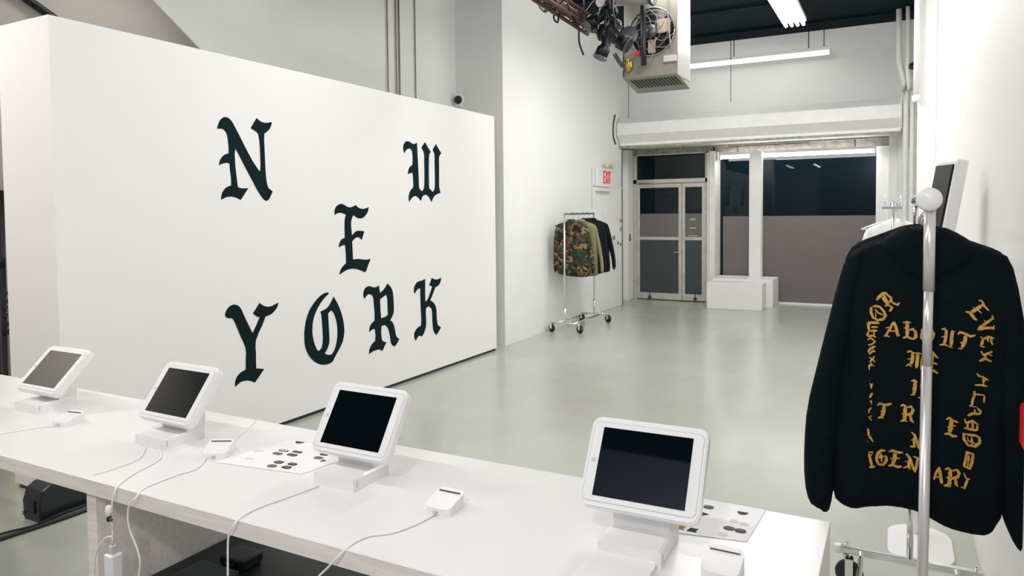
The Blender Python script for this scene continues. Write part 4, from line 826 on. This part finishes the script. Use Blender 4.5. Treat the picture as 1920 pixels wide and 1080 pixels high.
BODY = [(.029, 1.542), (.067, 1.548), (.103, 1.545), (.145, 1.52), (.204, 1.497), (.238, 1.484), (.253, 1.451), (.263, 1.315), (.259, 1.096), (.253, .902), (.248, .806), (.235, .78), (.226, .757), (.203, .744), (.132, .749), (.088, .769), (.063, .782), (.006, .789), (-.066, .773), (-.099, .759), (-.129, .768), (-.151, .787), (-.161, .909), (-.157, 1.138), (-.142, 1.29), (-.132, 1.381), (-.122, 1.463), (-.092, 1.492), (-.04, 1.513), (.011, 1.535)]
SLL = [(-.086, 1.490), (-.124, 1.468), (-.147, 1.38), (-.167, 1.289), (-.194, 1.165), (-.221, 1.039), (-.228, .93), (-.227, .821), (-.213, .760), (-.190, .752), (-.163, .736), (-.151, .795), (-.144, .911), (-.125, 1.141), (-.09, 1.352), (-.07, 1.456)]
SLR = [(.225, 1.490), (.256, 1.472), (.279, 1.37), (.303, 1.183), (.310, .979), (.304, .828), (.293, .715), (.276, .733), (.256, .78), (.244, .816), (.230, 1.038), (.215, 1.313), (.205, 1.464)]
hd = thing('hoodie', 'black hoodie with gold blackletter print on its back, front of the near rack', 'hoodie', (0, 2.2, 0))
_, bodyc = cloth('body', BODY, .045, .10, hood_m, hd, res=.009, fold=.011, seed=1)
cloth('sleeve', SLL, .035, .045, hood_m, hd, y=-.012, res=.009, fold=.010, seed=2, xs=22)
cloth('sleeve', SLR, .030, .040, hood_m, hd, y=.004, res=.009, fold=.010, seed=3, xs=22)
cloth('hood', [(-.045, 1.505), (.0, 1.548), (.035, 1.556), (.105, 1.554), (.15, 1.530), (.185, 1.500), (.165, 1.44), (.10, 1.40), (.06, 1.392), (.0, 1.42), (-.03, 1.46)], .052, .05, hood_m, hd, y=-.006, res=.010, fold=.007, seed=4)
HL = [[[0.00708,[[-0.046,1.356],[-0.041,1.364],[-0.031,1.375],[-0.021,1.377]]],[0.00767,[[-0.031,1.375],[-0.019,1.348],[-0.023,1.342]]],[0.00708,[[-0.024,1.375],[-0.012,1.365],[-0.011,1.357],[-0.02,1.35]]],[0.00649,[[-0.013,1.356],[-0.003,1.349],[0.004,1.347],[0.008,1.353]]],[0.00649,[[-0.033,1.364],[-0.02,1.346],[-0.008,1.339],[-0.015,1.328]]],[0.0059,[[-0.026,1.342],[-0.02,1.345]]]],[[0.00708,[[-0.058,1.338],[-0.059,1.323],[-0.054,1.31],[-0.043,1.303],[-0.03,1.306],[-0.024,1.316],[-0.028,1.327],[-0.037,1.338],[-0.047,1.341],[-0.055,1.339]]],[0.00472,[[-0.05,1.333],[-0.042,1.323],[-0.03,1.317]]],[0.00354,[[-0.047,1.31],[-0.048,1.324]]]],[[0.00708,[[-0.068,1.288],[-0.063,1.295],[-0.05,1.296],[-0.038,1.295]]],[0.00649,[[-0.062,1.294],[-0.065,1.283],[-0.062,1.273],[-0.043,1.275]]],[0.0059,[[-0.058,1.284],[-0.042,1.284]]]],[[0.00649,[[-0.064,1.272],[-0.067,1.261],[-0.063,1.256]]],[0.0059,[[-0.066,1.258],[-0.053,1.261],[-0.046,1.256]]],[0.00413,[[-0.052,1.273],[-0.05,1.261]]]],[[0.00531,[[-0.066,1.248],[-0.06,1.254],[-0.053,1.25],[-0.046,1.244]]],[0.00472,[[-0.065,1.234],[-0.055,1.238],[-0.047,1.246]]]],[[0.00531,[[-0.065,1.216],[-0.058,1.227],[-0.047,1.233]]],[0.00531,[[-0.063,1.216],[-0.062,1.211],[-0.054,1.219],[-0.047,1.218]]],[0.00354,[[-0.055,1.227],[-0.049,1.22]]]],[[0.00531,[[-0.062,1.202],[-0.055,1.198],[-0.047,1.19]]],[0.00472,[[-0.061,1.189],[-0.055,1.196],[-0.049,1.206]]]],[[0.00472,[[-0.063,1.176],[-0.056,1.182],[-0.049,1.18]]],[0.00413,[[-0.061,1.168],[-0.062,1.178],[-0.055,1.188]]]],[[0.00496,[[-0.06,1.132],[-0.055,1.127],[-0.056,1.118]]],[0.00372,[[-0.053,1.132],[-0.059,1.122]]]],[[0.00496,[[-0.06,1.092],[-0.053,1.107]]],[0.00434,[[-0.059,1.085],[-0.054,1.076]]]],[[0.00434,[[-0.061,1.05],[-0.061,1.058],[-0.055,1.067]]],[0.00434,[[-0.062,1.041],[-0.054,1.031]]],[0.00372,[[-0.054,1.045],[-0.059,1.039]]],[0.0031,[[-0.055,1.087],[-0.055,1.076]]]],[[0.00558,[[-0.063,1.008],[-0.061,0.99],[-0.05,0.972]]],[0.0031,[[-0.064,0.973],[-0.062,0.97]]],[0.00372,[[-0.061,0.982],[-0.053,0.98]]]],[[0.00767,[[-0.004,1.301],[0.002,1.282],[0.005,1.264],[0.01,1.267]]],[0.00531,[[-0.006,1.3],[-0.013,1.281],[-0.023,1.264]]],[0.0059,[[-0.023,1.283],[-0.015,1.285]]],[0.00413,[[-0.015,1.275],[0.0,1.276]]],[0.00649,[[-0.028,1.261],[-0.02,1.263],[-0.014,1.259]]]],[[0.00649,[[0.017,1.3],[0.025,1.302],[0.035,1.301]]],[0.00826,[[0.027,1.302],[0.027,1.283],[0.027,1.265]]],[0.00767,[[0.03,1.281],[0.04,1.284],[0.046,1.277],[0.047,1.264],[0.041,1.258]]],[0.00649,[[0.017,1.259],[0.026,1.264],[0.041,1.257]]],[0.00472,[[0.019,1.286],[0.026,1.287]]]],[[0.00708,[[0.06,1.274],[0.06,1.262],[0.066,1.254],[0.076,1.253],[0.084,1.262],[0.087,1.275],[0.082,1.287],[0.071,1.289],[0.062,1.283],[0.06,1.274]]],[0.00472,[[0.072,1.284],[0.073,1.261]]]],[[0.00649,[[0.105,1.288],[0.111,1.291],[0.115,1.285],[0.114,1.268],[0.111,1.25]]],[0.00649,[[0.101,1.247],[0.111,1.25],[0.121,1.245]]],[0.00767,[[0.129,1.287],[0.127,1.269],[0.126,1.246]]],[0.00413,[[0.129,1.283],[0.134,1.285]]],[0.00531,[[0.121,1.245],[0.13,1.242]]],[0.00472,[[0.105,1.269],[0.113,1.27]]]],[[0.00708,[[0.141,1.278],[0.146,1.283],[0.157,1.28],[0.168,1.274],[0.178,1.278]]],[0.00826,[[0.158,1.276],[0.156,1.258],[0.15,1.243]]],[0.00649,[[0.142,1.241],[0.15,1.24]]],[0.00472,[[0.146,1.255],[0.155,1.26]]]],[[0.0059,[[0.027,1.222],[0.033,1.226],[0.04,1.224]]],[0.00767,[[0.04,1.223],[0.04,1.206],[0.036,1.19]]],[0.0059,[[0.04,1.223],[0.051,1.221]]],[0.00767,[[0.052,1.224],[0.051,1.204],[0.049,1.183]]],[0.00531,[[0.054,1.223],[0.064,1.219]]],[0.00767,[[0.064,1.216],[0.062,1.198],[0.061,1.179]]],[0.0059,[[0.026,1.185],[0.031,1.191],[0.038,1.185]]],[0.00472,[[0.029,1.204],[0.038,1.207]]]],[[0.00649,[[0.078,1.226],[0.085,1.228],[0.094,1.215],[0.099,1.213]]],[0.00767,[[0.085,1.227],[0.084,1.205],[0.082,1.181]]],[0.0059,[[0.085,1.2],[0.097,1.196]]],[0.00767,[[0.079,1.176],[0.088,1.179],[0.098,1.172]]]],[[0.00619,[[0.038,1.147],[0.045,1.15],[0.052,1.146]]],[0.00805,[[0.047,1.148],[0.046,1.129],[0.044,1.112]]],[0.00619,[[0.036,1.11],[0.046,1.112]]],[0.00434,[[0.04,1.128],[0.047,1.13]]]],[[0.00619,[[0.06,1.13],[0.061,1.139],[0.068,1.142],[0.074,1.137]]],[0.00681,[[0.061,1.132],[0.072,1.119],[0.067,1.107]]],[0.00619,[[0.054,1.105],[0.062,1.107],[0.069,1.1]]]],[[0.00681,[[-0.041,1.076],[-0.034,1.081],[-0.022,1.077],[-0.007,1.082]]],[0.00867,[[-0.025,1.077],[-0.026,1.06],[-0.03,1.044]]],[0.00681,[[-0.039,1.041],[-0.03,1.045],[-0.026,1.041]]],[0.00434,[[-0.033,1.06],[-0.027,1.062]]]],[[0.00619,[[0.014,1.078],[0.02,1.082],[0.027,1.079]]],[0.00867,[[0.025,1.079],[0.024,1.06],[0.023,1.041]]],[0.00743,[[0.029,1.077],[0.038,1.08],[0.043,1.071],[0.039,1.061],[0.027,1.056]]],[0.00743,[[0.036,1.057],[0.039,1.043],[0.045,1.038]]],[0.00619,[[0.014,1.037],[0.023,1.042],[0.03,1.039]]],[0.00496,[[0.017,1.058],[0.025,1.06]]]],[[0.00619,[[0.063,1.065],[0.072,1.068]]],[0.00805,[[0.07,1.064],[0.069,1.047],[0.067,1.03]]],[0.00619,[[0.06,1.026],[0.073,1.026]]],[0.00434,[[0.062,1.046],[0.069,1.048]]]],[[0.00681,[[0.118,1.054],[0.125,1.059],[0.133,1.053],[0.145,1.049]]],[0.00929,[[0.129,1.054],[0.129,1.035],[0.125,1.018]]],[0.00558,[[0.129,1.039],[0.14,1.04]]],[0.00805,[[0.115,1.015],[0.124,1.018],[0.133,1.012],[0.143,1.013]]],[0.00434,[[0.12,1.034],[0.127,1.036]]]],[[0.00743,[[0.04,1.012],[0.047,1.005],[0.053,0.987],[0.059,0.968]]],[0.00619,[[0.048,1.005],[0.046,0.988],[0.047,0.975]]],[0.00619,[[0.037,0.972],[0.05,0.975]]],[0.00496,[[0.061,1.006],[0.059,0.987],[0.057,0.97]]],[0.00434,[[0.039,0.99],[0.047,0.993]]]],[[0.00619,[[-0.061,0.942],[-0.051,0.945]]],[0.00681,[[-0.06,0.939],[-0.056,0.92],[-0.052,0.905]]],[0.00619,[[-0.059,0.901],[-0.045,0.906]]],[0.0031,[[-0.051,0.942],[-0.055,0.934]]]],[[0.00681,[[-0.02,0.953],[-0.03,0.953],[-0.039,0.942],[-0.042,0.925],[-0.036,0.913],[-0.026,0.913],[-0.018,0.926],[-0.018,0.938]]],[0.00434,[[-0.035,0.929],[-0.03,0.944],[-0.029,0.921]]],[0.00434,[[-0.029,0.935],[-0.017,0.939]]]],[[0.00681,[[-0.012,0.952],[-0.003,0.956],[0.008,0.953],[0.021,0.953]]],[0.00867,[[0.003,0.953],[0.001,0.934],[-0.003,0.918]]],[0.00496,[[0.001,0.936],[0.014,0.937]]],[0.00743,[[-0.013,0.912],[-0.003,0.917],[0.009,0.913],[0.018,0.916]]],[0.00434,[[-0.009,0.933],[0.001,0.936]]]],[[0.00805,[[0.028,0.952],[0.036,0.942],[0.044,0.919],[0.05,0.906]]],[0.00619,[[0.037,0.94],[0.034,0.923],[0.037,0.912]]],[0.00619,[[0.022,0.912],[0.032,0.917],[0.039,0.911]]],[0.00558,[[0.045,0.947],[0.06,0.943]]],[0.00558,[[0.055,0.945],[0.053,0.928],[0.05,0.909]]],[0.00434,[[0.026,0.93],[0.035,0.931]]]],[[0.00619,[[0.06,0.938],[0.074,0.937]]],[0.00619,[[0.066,0.936],[0.062,0.919],[0.066,0.897]]],[0.00434,[[0.06,0.916],[0.069,0.914]]],[0.00496,[[0.059,0.906],[0.067,0.897]]]],[[0.00743,[[0.103,0.929],[0.107,0.906],[0.11,0.886]]],[0.00496,[[0.101,0.925],[0.095,0.907],[0.092,0.894]]],[0.00434,[[0.095,0.902],[0.107,0.904]]]],[[0.00619,[[0.117,0.924],[0.124,0.928],[0.131,0.924]]],[0.00867,[[0.129,0.925],[0.128,0.904],[0.126,0.88]]],[0.00743,[[0.133,0.922],[0.144,0.925],[0.149,0.916],[0.145,0.906],[0.132,0.902]]],[0.00743,[[0.14,0.904],[0.142,0.889],[0.146,0.883]]],[0.00619,[[0.114,0.882],[0.126,0.885],[0.129,0.88]]],[0.00496,[[0.12,0.903],[0.127,0.906]]]],[[0.00496,[[0.159,0.919],[0.162,0.91],[0.165,0.905]]],[0.00619,[[0.163,0.906],[0.173,0.904]]],[0.00558,[[0.168,0.904],[0.164,0.892],[0.161,0.88]]],[0.00558,[[0.153,0.882],[0.163,0.878]]]],[[0.0059,[[0.184,1.367],[0.191,1.366],[0.197,1.352],[0.207,1.341]]],[0.00767,[[0.193,1.356],[0.177,1.343],[0.167,1.334]]],[0.00472,[[0.181,1.344],[0.191,1.335]]],[0.00826,[[0.157,1.337],[0.166,1.335],[0.176,1.32],[0.181,1.317]]],[0.00354,[[0.172,1.35],[0.177,1.344]]]],[[0.0059,[[0.214,1.33],[0.216,1.323],[0.203,1.312],[0.184,1.296]]],[0.00708,[[0.182,1.293],[0.199,1.298],[0.218,1.298]]],[0.00413,[[0.196,1.318],[0.201,1.312]]],[0.00472,[[0.218,1.305],[0.218,1.293]]]],[[0.0059,[[0.189,1.276],[0.195,1.269],[0.206,1.276],[0.219,1.271]]],[0.00649,[[0.195,1.269],[0.191,1.251],[0.199,1.249]]],[0.00472,[[0.205,1.275],[0.206,1.262]]],[0.00531,[[0.212,1.275],[0.213,1.263],[0.216,1.255]]]],[[0.00708,[[0.191,1.238],[0.196,1.229],[0.206,1.232],[0.216,1.238]]],[0.00649,[[0.198,1.229],[0.204,1.217],[0.215,1.212]]],[0.00708,[[0.188,1.212],[0.196,1.216],[0.202,1.224]]],[0.00472,[[0.208,1.23],[0.216,1.227]]]],[[0.00531,[[0.184,1.18],[0.188,1.173],[0.197,1.171],[0.209,1.163]]],[0.00531,[[0.179,1.149],[0.193,1.15],[0.207,1.147]]],[0.00472,[[0.197,1.171],[0.199,1.151]]],[0.00413,[[0.205,1.167],[0.2,1.159]]]],[[0.00558,[[0.179,1.135],[0.179,1.122],[0.175,1.11],[0.174,1.097],[0.168,1.094]]],[0.00434,[[0.179,1.127],[0.19,1.125],[0.201,1.124]]],[0.00434,[[0.201,1.123],[0.2,1.105]]],[0.00372,[[0.175,1.093],[0.184,1.094]]]],[[0.00558,[[0.185,1.092],[0.193,1.083],[0.192,1.075]]],[0.00681,[[0.165,1.069],[0.177,1.076],[0.192,1.075]]],[0.00434,[[0.18,1.087],[0.181,1.075]]]],[[0.00681,[[0.158,1.06],[0.162,1.05],[0.176,1.056],[0.189,1.048]]],[0.00743,[[0.158,1.036],[0.167,1.035],[0.185,1.032]]],[0.00558,[[0.176,1.054],[0.177,1.036]]],[0.00558,[[0.187,1.048],[0.186,1.032]]],[0.00496,[[0.166,1.051],[0.165,1.037]]]],[[0.00681,[[0.157,1.023],[0.158,1.007],[0.167,0.992],[0.183,0.99],[0.192,1.001],[0.192,1.014],[0.183,1.019],[0.169,1.019],[0.158,1.021]]],[0.00434,[[0.165,1.013],[0.168,1.003],[0.185,0.997]]],[0.00434,[[0.175,1.014],[0.176,0.993]]]],[[0.00619,[[0.162,0.975],[0.179,0.969],[0.177,0.95],[0.172,0.931],[0.159,0.937],[0.163,0.956],[0.165,0.973]]],[0.00372,[[0.17,0.968],[0.167,0.935]]],[0.00372,[[0.165,0.954],[0.176,0.955]]]]]
def ribbon(bm, pts, wd):
    P = [Vector((a, b)) for a, b in pts]
    Q = []
    for i in range(len(P)-1):
        n_ = max(1, int((P[i+1]-P[i]).length/.006))
        for k in range(n_): Q.append(P[i].lerp(P[i+1], k/n_))
    Q.append(P[-1])
    L_, R_ = [], []
    for i, p in enumerate(Q):
        d = (Q[min(i+1, len(Q)-1)]-Q[max(i-1, 0)]).normalized(); nn = Vector((-d.y, d.x))*wd/2
        e = (.55 if i in (0, len(Q)-1) else 1)
        nib = .75+.35*abs((d.x*.64+d.y*.77))
        L_.append(p+nn*e*nib); R_.append(p-nn*e*nib)
    xs = np.array([v.x for v in L_+R_]); zs = np.array([v.y for v in L_+R_]); hh = np.maximum(bodyc.h(xs, zs), .0)
    vs = [bm.verts.new((x, -h-.0035, z)) for x, z, h in zip(xs, zs, hh)]; n_ = len(L_)
    for i in range(n_-1): bm.faces.new((vs[i], vs[i+1], vs[n_+i+1], vs[n_+i]))
for letter in HL:
    bm = bmesh.new()
    for wd, pts in letter: ribbon(bm, pts, wd)
    r0 = bmesh.ops.extrude_face_region(bm, geom=bm.faces[:])
    for v in [g for g in r0['geom'] if isinstance(g, bmesh.types.BMVert)]: v.co.y -= .0006
    bmesh.ops.recalc_face_normals(bm, faces=bm.faces[:])
    me = bpy.data.meshes.new('printed_letter'); bm.to_mesh(me); bm.free()
    link('printed_letter', me, gold_m, hd)['label'] = 'gold blackletter print'
hanger(RX, 2.2, 1.622, 'clear hanger holding the gold-printed hoodie at the front of the near rack', clear_m, w=.30)
# garments behind it on the same rack
def plain(outline_shift, y, label, m_, cat, name, seed, sleeves=True, zs=0., rz=0, sc=1.0):
    t = thing(name, label, cat, (outline_shift, y, 0), rz)
    sh_ = lambda P: [((x-.05)*sc+.05, z+zs) for x, z in P]
    cloth('body', sh_(BODY), .032, .08, m_, t, res=.016, fold=.010, seed=seed)
    if sleeves:
        cloth('sleeve', sh_(SLL), .026, .04, m_, t, y=-.006, res=.016, fold=.008, seed=seed+1)
        cloth('sleeve', sh_(SLR), .026, .04, m_, t, y=.006, res=.016, fold=.008, seed=seed+2)
    return t
plain(.0, 2.315, 'black hoodie directly behind the gold-printed one on the near rack', hood2_m, 'hoodie', 'hoodie', 11, zs=.004)
plain(-.004, 2.43, 'black hoodie third from the camera on the near rack, shoulder peeking out', hood_m, 'hoodie', 'hoodie', 21, zs=.0)
plain(-.012, 2.56, 'black hoodie fourth from the camera, furthest back on the near rack', hood2_m, 'hoodie', 'hoodie', 31, zs=.006)
for k, (yy, lab) in enumerate([(2.315, 'clear hanger second from the camera on the near rack'), (2.43, 'clear hanger third from the camera on the near rack'), (2.56, 'clear hanger fourth from the camera on the near rack')]):
    hanger(RX-.003*k, yy, 1.622, lab, clear_m, w=.28)
for k, yy in enumerate((2.75, 2.95)):
    hanger(RX, yy, 1.622, ['empty clear hanger just behind the hoodies on the near rack', 'empty clear hanger furthest back on the near rack'][k], clear_m, w=.34, rz=.2)

# ---- second rack further back along the right wall, with a white shirt
r2x = -.02
r2 = thing('clothes_rack', 'chrome clothes rack further back by the right wall, mostly hidden', 'clothes rack', (r2x, 6.0, 0))
wb(M().cyl((r2x, 5.45, 1.625), (r2x, 6.6, 1.625), .012), 'rail', chrome_m, r2)
for yy in (5.45, 6.6):
    wb(M().cyl((r2x, yy, .12), (r2x, yy, 1.64), .012), 'post', chrome_m, r2)
    wb(M().box(r2x-.26, r2x+.26, yy-.012, yy+.012, .11, .135, bev=.003), 'foot_bar', chrome_m, r2)
    for s_ in (-1, 1): wb(M().lathe([(0, -.013), (.045, -.013), (.05, -.006), (.05, .006), (.045, .013), (0, .013)], (r2x+s_*.23, yy, .055), (0, 1, 0)), 'caster_wheel', rubber_m, r2)
    for s_ in (-1, 1): wb(M().box(r2x+s_*.23-.012, r2x+s_*.23+.012, yy-.02, yy+.02, .095, .115), 'caster_fork', chrome_m, r2)
wb(M().box(r2x-.07, r2x+.05, 5.43, 5.47, 1.60, 1.615).cyl((r2x-.05, 5.45, 1.60), (r2x-.05, 5.45, 1.70), .006).cyl((r2x+.04, 5.45, 1.60), (r2x+.04, 5.45, 1.69), .006), 'rail_fitting', chrome_m, r2)
ws = plain(-.07, 5.6, 'white shirt on the further rack, shoulder showing left of the black hoodies', whitecloth, 'shirt', 'white_shirt', 41, zs=-.012)
hanger(r2x, 5.6, 1.625, 'clear hanger holding the white shirt on the further rack', clear_m)

# ---- far rack with camouflage jacket
cx = -3.87
r3 = thing('clothes_rack', 'chrome rolling clothes rack by the left wall with camouflage jacket', 'clothes rack', (cx, 9.2, 0))
def arm_rack(t, cx, ya, yb, zr, half):
    wb(M().cyl((cx, ya, zr), (cx, yb, zr), .011), 'rail', darksteel_m, t)
    for yy in (ya, yb):
        wb(M().cyl((cx, yy, .13), (cx, yy, zr+.015), .012, n=12), 'post', steel_m, t)
        wb(M().cyl((cx-half, yy-.02, .125), (cx+half, yy+.02, .125), .011, n=10), 'foot_bar', chrome_m, t)
        for s_ in (-1, 1):
            wq = wb(M().lathe([(.012, -.016), (.050, -.016), (.057, -.008), (.057, .008), (.050, .016), (.012, .016)], (cx+s_*(half-.005)+.01, yy+.02*s_, .057), (.5, 1, 0), n=20), 'caster_wheel', rubber_m, t)
            xx = cx+s_*(half-.005)
            wb(M().box(xx-.014, xx+.014, yy+.02*s_-.022, yy+.02*s_+.022, .114, .130, bev=.003).box(xx-.008, xx+.02, yy+.02*s_-.026, yy+.02*s_-.021, .05, .118), 'caster_fork', chrome_m, wq)
            wb(M().lathe([(0, -.018), (.012, -.018), (.012, .018), (0, .018)], (xx+.01, yy+.02*s_, .057), (.5, 1, 0), n=12), 'hub', chrome_m, wq)
    wb(M().cyl((cx-.11, ya, .125), (cx-.11, yb, .125), .010).cyl((cx+.11, ya, .125), (cx+.11, yb, .125), .010), 'base_rail', chrome_m, t)
    wb(M().cyl((cx, ya, .13), (cx, ya, .33), .0155, n=12).cyl((cx, yb, .13), (cx, yb, .33), .0155, n=12), 'post_sleeve', chrome_m, t)
arm_rack(r3, cx, 8.70, 9.75, 1.575, .20)
JB = [(-.06, 1.475), (0, 1.485), (.07, 1.478), (.14, 1.458), (.215, 1.425), (.235, 1.36), (.245, 1.10), (.255, .80), (.25, .745), (.10, .735), (-.08, .750), (-.235, .775), (-.24, 1.05), (-.235, 1.36), (-.205, 1.43), (-.12, 1.46)]
JL = [(-.18, 1.44), (-.225, 1.415), (-.255, 1.30), (-.265, 1.10), (-.268, .90), (-.255, .80), (-.235, .78), (-.215, .83), (-.20, 1.1), (-.16, 1.35)]
JR = [(.18, 1.44), (.23, 1.41), (.27, 1.25), (.305, 1.08), (.33, .93), (.335, .82), (.31, .775), (.285, .79), (.27, .95), (.23, 1.1), (.19, 1.35)]
def jacket(dx, y, label, name, mb, ms, seed, sc=1.0, dz=0, length=0, half_sl=(1, 1)):
    t = thing(name, label, 'jacket', (cx+dx, y, 0))
    f = lambda P: [(x*sc, z+dz-(length if z < 1.0 else 0)) for x, z in P]
    cloth('body', f(JB), .045, .09, mb, t, res=.018, fold=.014, seed=seed)
    if half_sl[0]: cloth('sleeve', f(JL), .035, .05, ms, t, y=-.01, res=.018, fold=.012, seed=seed+1)
    if half_sl[1]: cloth('sleeve', f(JR), .035, .05, ms, t, y=.012, res=.018, fold=.012, seed=seed+2)
    cloth('collar', [(a*sc, b+dz) for a, b in [(-.075, 1.45), (-.065, 1.50), (0, 1.51), (.07, 1.50), (.08, 1.45), (0, 1.43)]], .04, .03, mb, t, y=-.01, res=.014, fold=.004, seed=seed+3)
    return t
jacket(.06, 8.80, 'woodland camouflage jacket at the near end of the far rack', 'camouflage_jacket', camo_m, camo_m, 51, sc=.98)
jacket(.12, 8.98, 'olive jacket squeezed between camouflage and black jackets on the far rack', 'olive_jacket', olive_m, olive_m, 61, sc=.96)
jacket(.10, 9.16, 'black jacket next to the olive one on the far rack', 'black_jacket', navy_m, navy_m, 71, sc=.95, dz=.01)
jacket(.07, 9.34, 'black jacket in the middle of the far rack, between two other black ones', 'black_jacket', navy_m, navy_m, 81, sc=.98, dz=.005)
jacket(.07, 9.50, 'black jacket at the door end of the far rack', 'black_jacket', navy_m, navy_m, 91, sc=1.05, dz=.01)
for k, yy in enumerate((8.80, 8.98, 9.16, 9.34, 9.50)):
    hanger(cx, yy, 1.575, 'black hanger holding the '+['camouflage jacket', 'olive jacket', 'black jacket next to the olive one', 'middle black jacket', 'black jacket nearest the door'][k]+' on the far rack', black_pl, w=.36, group='hangers on the far rack')

# ================================================================== kiosk stand and the red-clipped post at the right
kt = thing('display_stand', 'white floor stand with rounded base and tilted black screen by the right wall', 'display stand', (.11, 3.85, 0))
wb(M().prism(rrect(.27, .44, .12, 8), lambda u, v, t: (.112+u, 3.86+v, t), 0, .012), 'base_plate', white_pl, kt)
wb(M().box(.088, .128, 3.97, 4.03, .012, 1.40, bev=.008), 'column', white_pl, kt)
Rk = Matrix.Rotation(math.radians(9), 3, 'Y') @ Matrix.Rotation(math.radians(11), 3, 'Z')
wb(M().box(.108, .160, 3.74, 4.06, 1.27, 1.83, bev=.012, rot=Rk, piv=(.125, 3.95, 1.30)), 'screen_case', white_pl, kt)
wb(M().box(.100, .109, 3.76, 4.04, 1.29, 1.805, bev=.002, rot=Rk, piv=(.125, 3.95, 1.30)), 'screen', screenmatte_m, kt)
ps = thing('display_post', 'white square post with red clip at the right edge of the photo', 'post', (.28, 1.92, 0))
wb(M().box(.258, .305, 1.90, 1.95, 0, 1.14, bev=.004), 'post_body', white_pl, ps)
wb(M().box(.248, .310, 1.885, 1.955, 1.065, 1.165, bev=.010), 'clip', red_m, ps)['label'] = 'red plastic clip'
